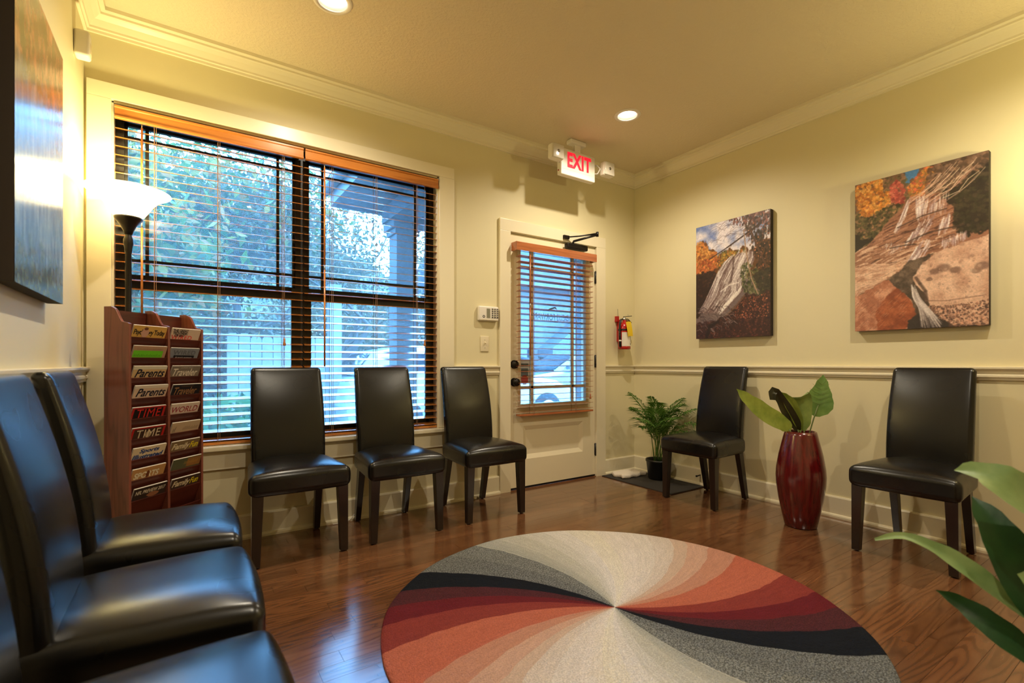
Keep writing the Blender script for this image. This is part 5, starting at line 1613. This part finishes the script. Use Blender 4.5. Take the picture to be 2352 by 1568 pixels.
# porch
t = thing('porch_roof', 'grey porch roof and soffit over the door outside', 'porch roof', (-.6, .9, 2.45))
part('soffit', MB().box(-2.36, 1.4, .15, 1.5, 2.49, 2.52), 'soffit', t)
part('side_fascia', MB().box(-2.40, -2.36, .15, 1.54, 2.46, 2.66), 'porchpaint', t)
part('front_fascia', MB().box(-2.36, 1.4, 1.5, 1.54, 2.46, 2.66), 'porchpaint', t)
part('gutter', MB().tube([(-2.44, .16, 2.6), (-2.44, 1.56, 2.6)], .05, 8), 'porchpaint', t)
part('roof_slab', MB().box(-2.42, 1.45, .15, 1.56, 2.66, 2.74), 'roofing', t)
part('side_beam', MB().box(-1.95, -1.72, .15, 1.25, 2.34, 2.49), 'porchpaint', t, .004)
part('front_beam', MB().box(-1.95, 1.2, 1.22, 1.42, 2.34, 2.49), 'porchpaint', t, .004)
for k_, (cx, lb) in enumerate(((-1.775, 'square grey porch column seen through the right window'), (.62, 'square grey porch column seen through the door glass'))):
    t = thing('porch_column', lb, 'column', (cx, 1.32, GZ), None, 'porch columns')
    part('shaft', MB().box(cx - .10, cx + .10, 1.22, 1.42, GZ, 2.22), 'porchpaint', t)
    part('capital', MB().box(cx - .12, cx + .12, 1.20, 1.44, 2.22, 2.27).box(cx - .145, cx + .145, 1.175, 1.465, 2.27, 2.34), 'porchpaint', t, .006)
    part('plinth', MB().box(cx - .13, cx + .13, 1.19, 1.45, GZ, .02), 'porchpaint', t)
struct('porch_floor', MB().box(-1.5, 1.4, .15, 1.6, GZ, -.02), 'concrete', 'concrete porch slab outside the door', 'porch floor')

# cars
def car(label, x, y, paint, flip=1, hatch=True):
    """x,y centre; nose towards +x when flip=1"""
    t = thing('car', label, 'car', (x, y, GZ), None, 'parked cars')
    def X(a): return x + a * flip
    low = [(-2.15, .30), (-2.2, .55), (-2.12, .92), (-1.95, 1.0), (-.9, 1.02), (.7, 1.0), (1.75, .86), (2.1, .72), (2.2, .5), (2.15, .28)]
    def shell(prof, y0, y1, inset):
        m_ = MB(); n = len(prof)
        vs = []
        for yy, s in ((y0, inset), (y0 + .16, 0), (y1 - .16, 0), (y1, inset)):
            for a, z in prof:
                zz = GZ + z - (s * .4 if z > .7 else 0)
                vs.append((X(a * (1 - s * .02)), yy, zz))
        fs = []
        for j in range(3):
            for i in range(n):
                k2 = (i + 1) % n
                fs.append((j * n + i, j * n + k2, (j + 1) * n + k2, (j + 1) * n + i))
        fs += [tuple(range(n)), tuple(range(3 * n, 4 * n))]
        return m_.add(vs, fs)
    body = part('body', shell(low, y - .88, y + .88, .2), paint, t, .03)
    top = [(-2.0 if hatch else -1.5, 1.0), (-1.7 if hatch else -1.1, 1.36), (-1.2, 1.45), (.1, 1.44), (.95, 1.0)]
    part('cabin', shell(top, y - .76, y + .76, .25), paint, t, .02)
    part('windshield', MB().quad((X(.94), y - .62, GZ + 1.035), (X(.94), y + .62, GZ + 1.035), (X(.2), y + .54, GZ + 1.425), (X(.2), y - .54, GZ + 1.425)), 'carglass', t)
    part('rear_window', MB().quad((X(top[0][0] + .02), y - .6, GZ + 1.06), (X(top[0][0] + .02), y + .6, GZ + 1.06), (X(top[1][0] - .03), y + .5, GZ + 1.34), (X(top[1][0] - .03), y - .5, GZ + 1.34)), 'carglass', t)
    for s in (-1, 1):
        yy = y + s * .775
        part('side_window', MB().prism([(X(-.35), GZ + 1.05), (X(.72), GZ + 1.05), (X(.12), GZ + 1.36), (X(-.35), GZ + 1.37)], 'y', yy - .01, yy + .01), 'carglass', t)
        part('side_window', MB().prism([(X(-1.5), GZ + 1.06), (X(-.42), GZ + 1.05), (X(-.42), GZ + 1.37), (X(-1.2), GZ + 1.36)], 'y', yy - .01, yy + .01), 'carglass', t)
        part('mirror', MB().rbox((X(.7), y + s * .95, GZ + 1.08), (.05, .09, .06), .03, 2, 1), paint, t)
        part('headlight', MB().rbox((X(2.08), y + s * .6, GZ + .68), (.08, .18, .06), .03, 2, 1), 'clearplastic', t)
        for a in (-1.35, 1.4):
            wh = part('wheel', MB().lathe([(0, -.1), (.3, -.1), (.325, -.07), (.325, .07), (.3, .1), (0, .1)], 24, (X(a), y + s * .82, GZ + .325), 'y'), 'tyre', t)
            part('hubcap', MB().lathe([(0, -.11), (.19, -.105), (.2, -.09), (.2, .09), (.19, .105), (0, .11)], 20, (X(a), y + s * .82, GZ + .325), 'y'), 'silver', wh)
    return t
car('pale hatchback parked nearest outside the door', .55, 4.7, 'carwhite')
car('grey car parked behind the pale hatchback', 5.6, 7.6, 'cargrey', -1)
car('second pale car far out in the car park', 10.2, 8.0, 'carwhite', -1)

# house across the car park
t = thing('neighbour_house', 'grey house with dark roof across the car park, seen through the door', 'building', (9.5, 10, GZ))
part('walls', MB().box(4.6, 16, 10, 16, GZ, 3.6), 'siding', t)
part('fascia', MB().box(4.2, 16.4, 9.5, 9.58, 3.5, 3.72), 'porchpaint', t)
part('roof', MB().prism([(9.45, 3.7), (16.5, 3.7), (13, 6.0)], 'x', 4.1, 16.5), 'roofing', t)
part('gable_porch', MB().prism([(6.4, 1.2), (9.8, 1.2), (9.8, 1.5), (8.1, 2.7), (6.4, 1.5)], 'y', 9.2, 10), 'porchpaint', t)
for wx in (5.0, 10.6, 13.0):
    w_ = part('window', MB().box(wx, wx + 1.1, 9.94, 10.0, .7, 2.3), 'porchpaint', t)
    for q in (0, 1):
        part('pane', MB().box(wx + .1 + q * .5, wx + .5 + q * .5, 9.92, 9.94, .8, 2.2), 'carglass', w_)
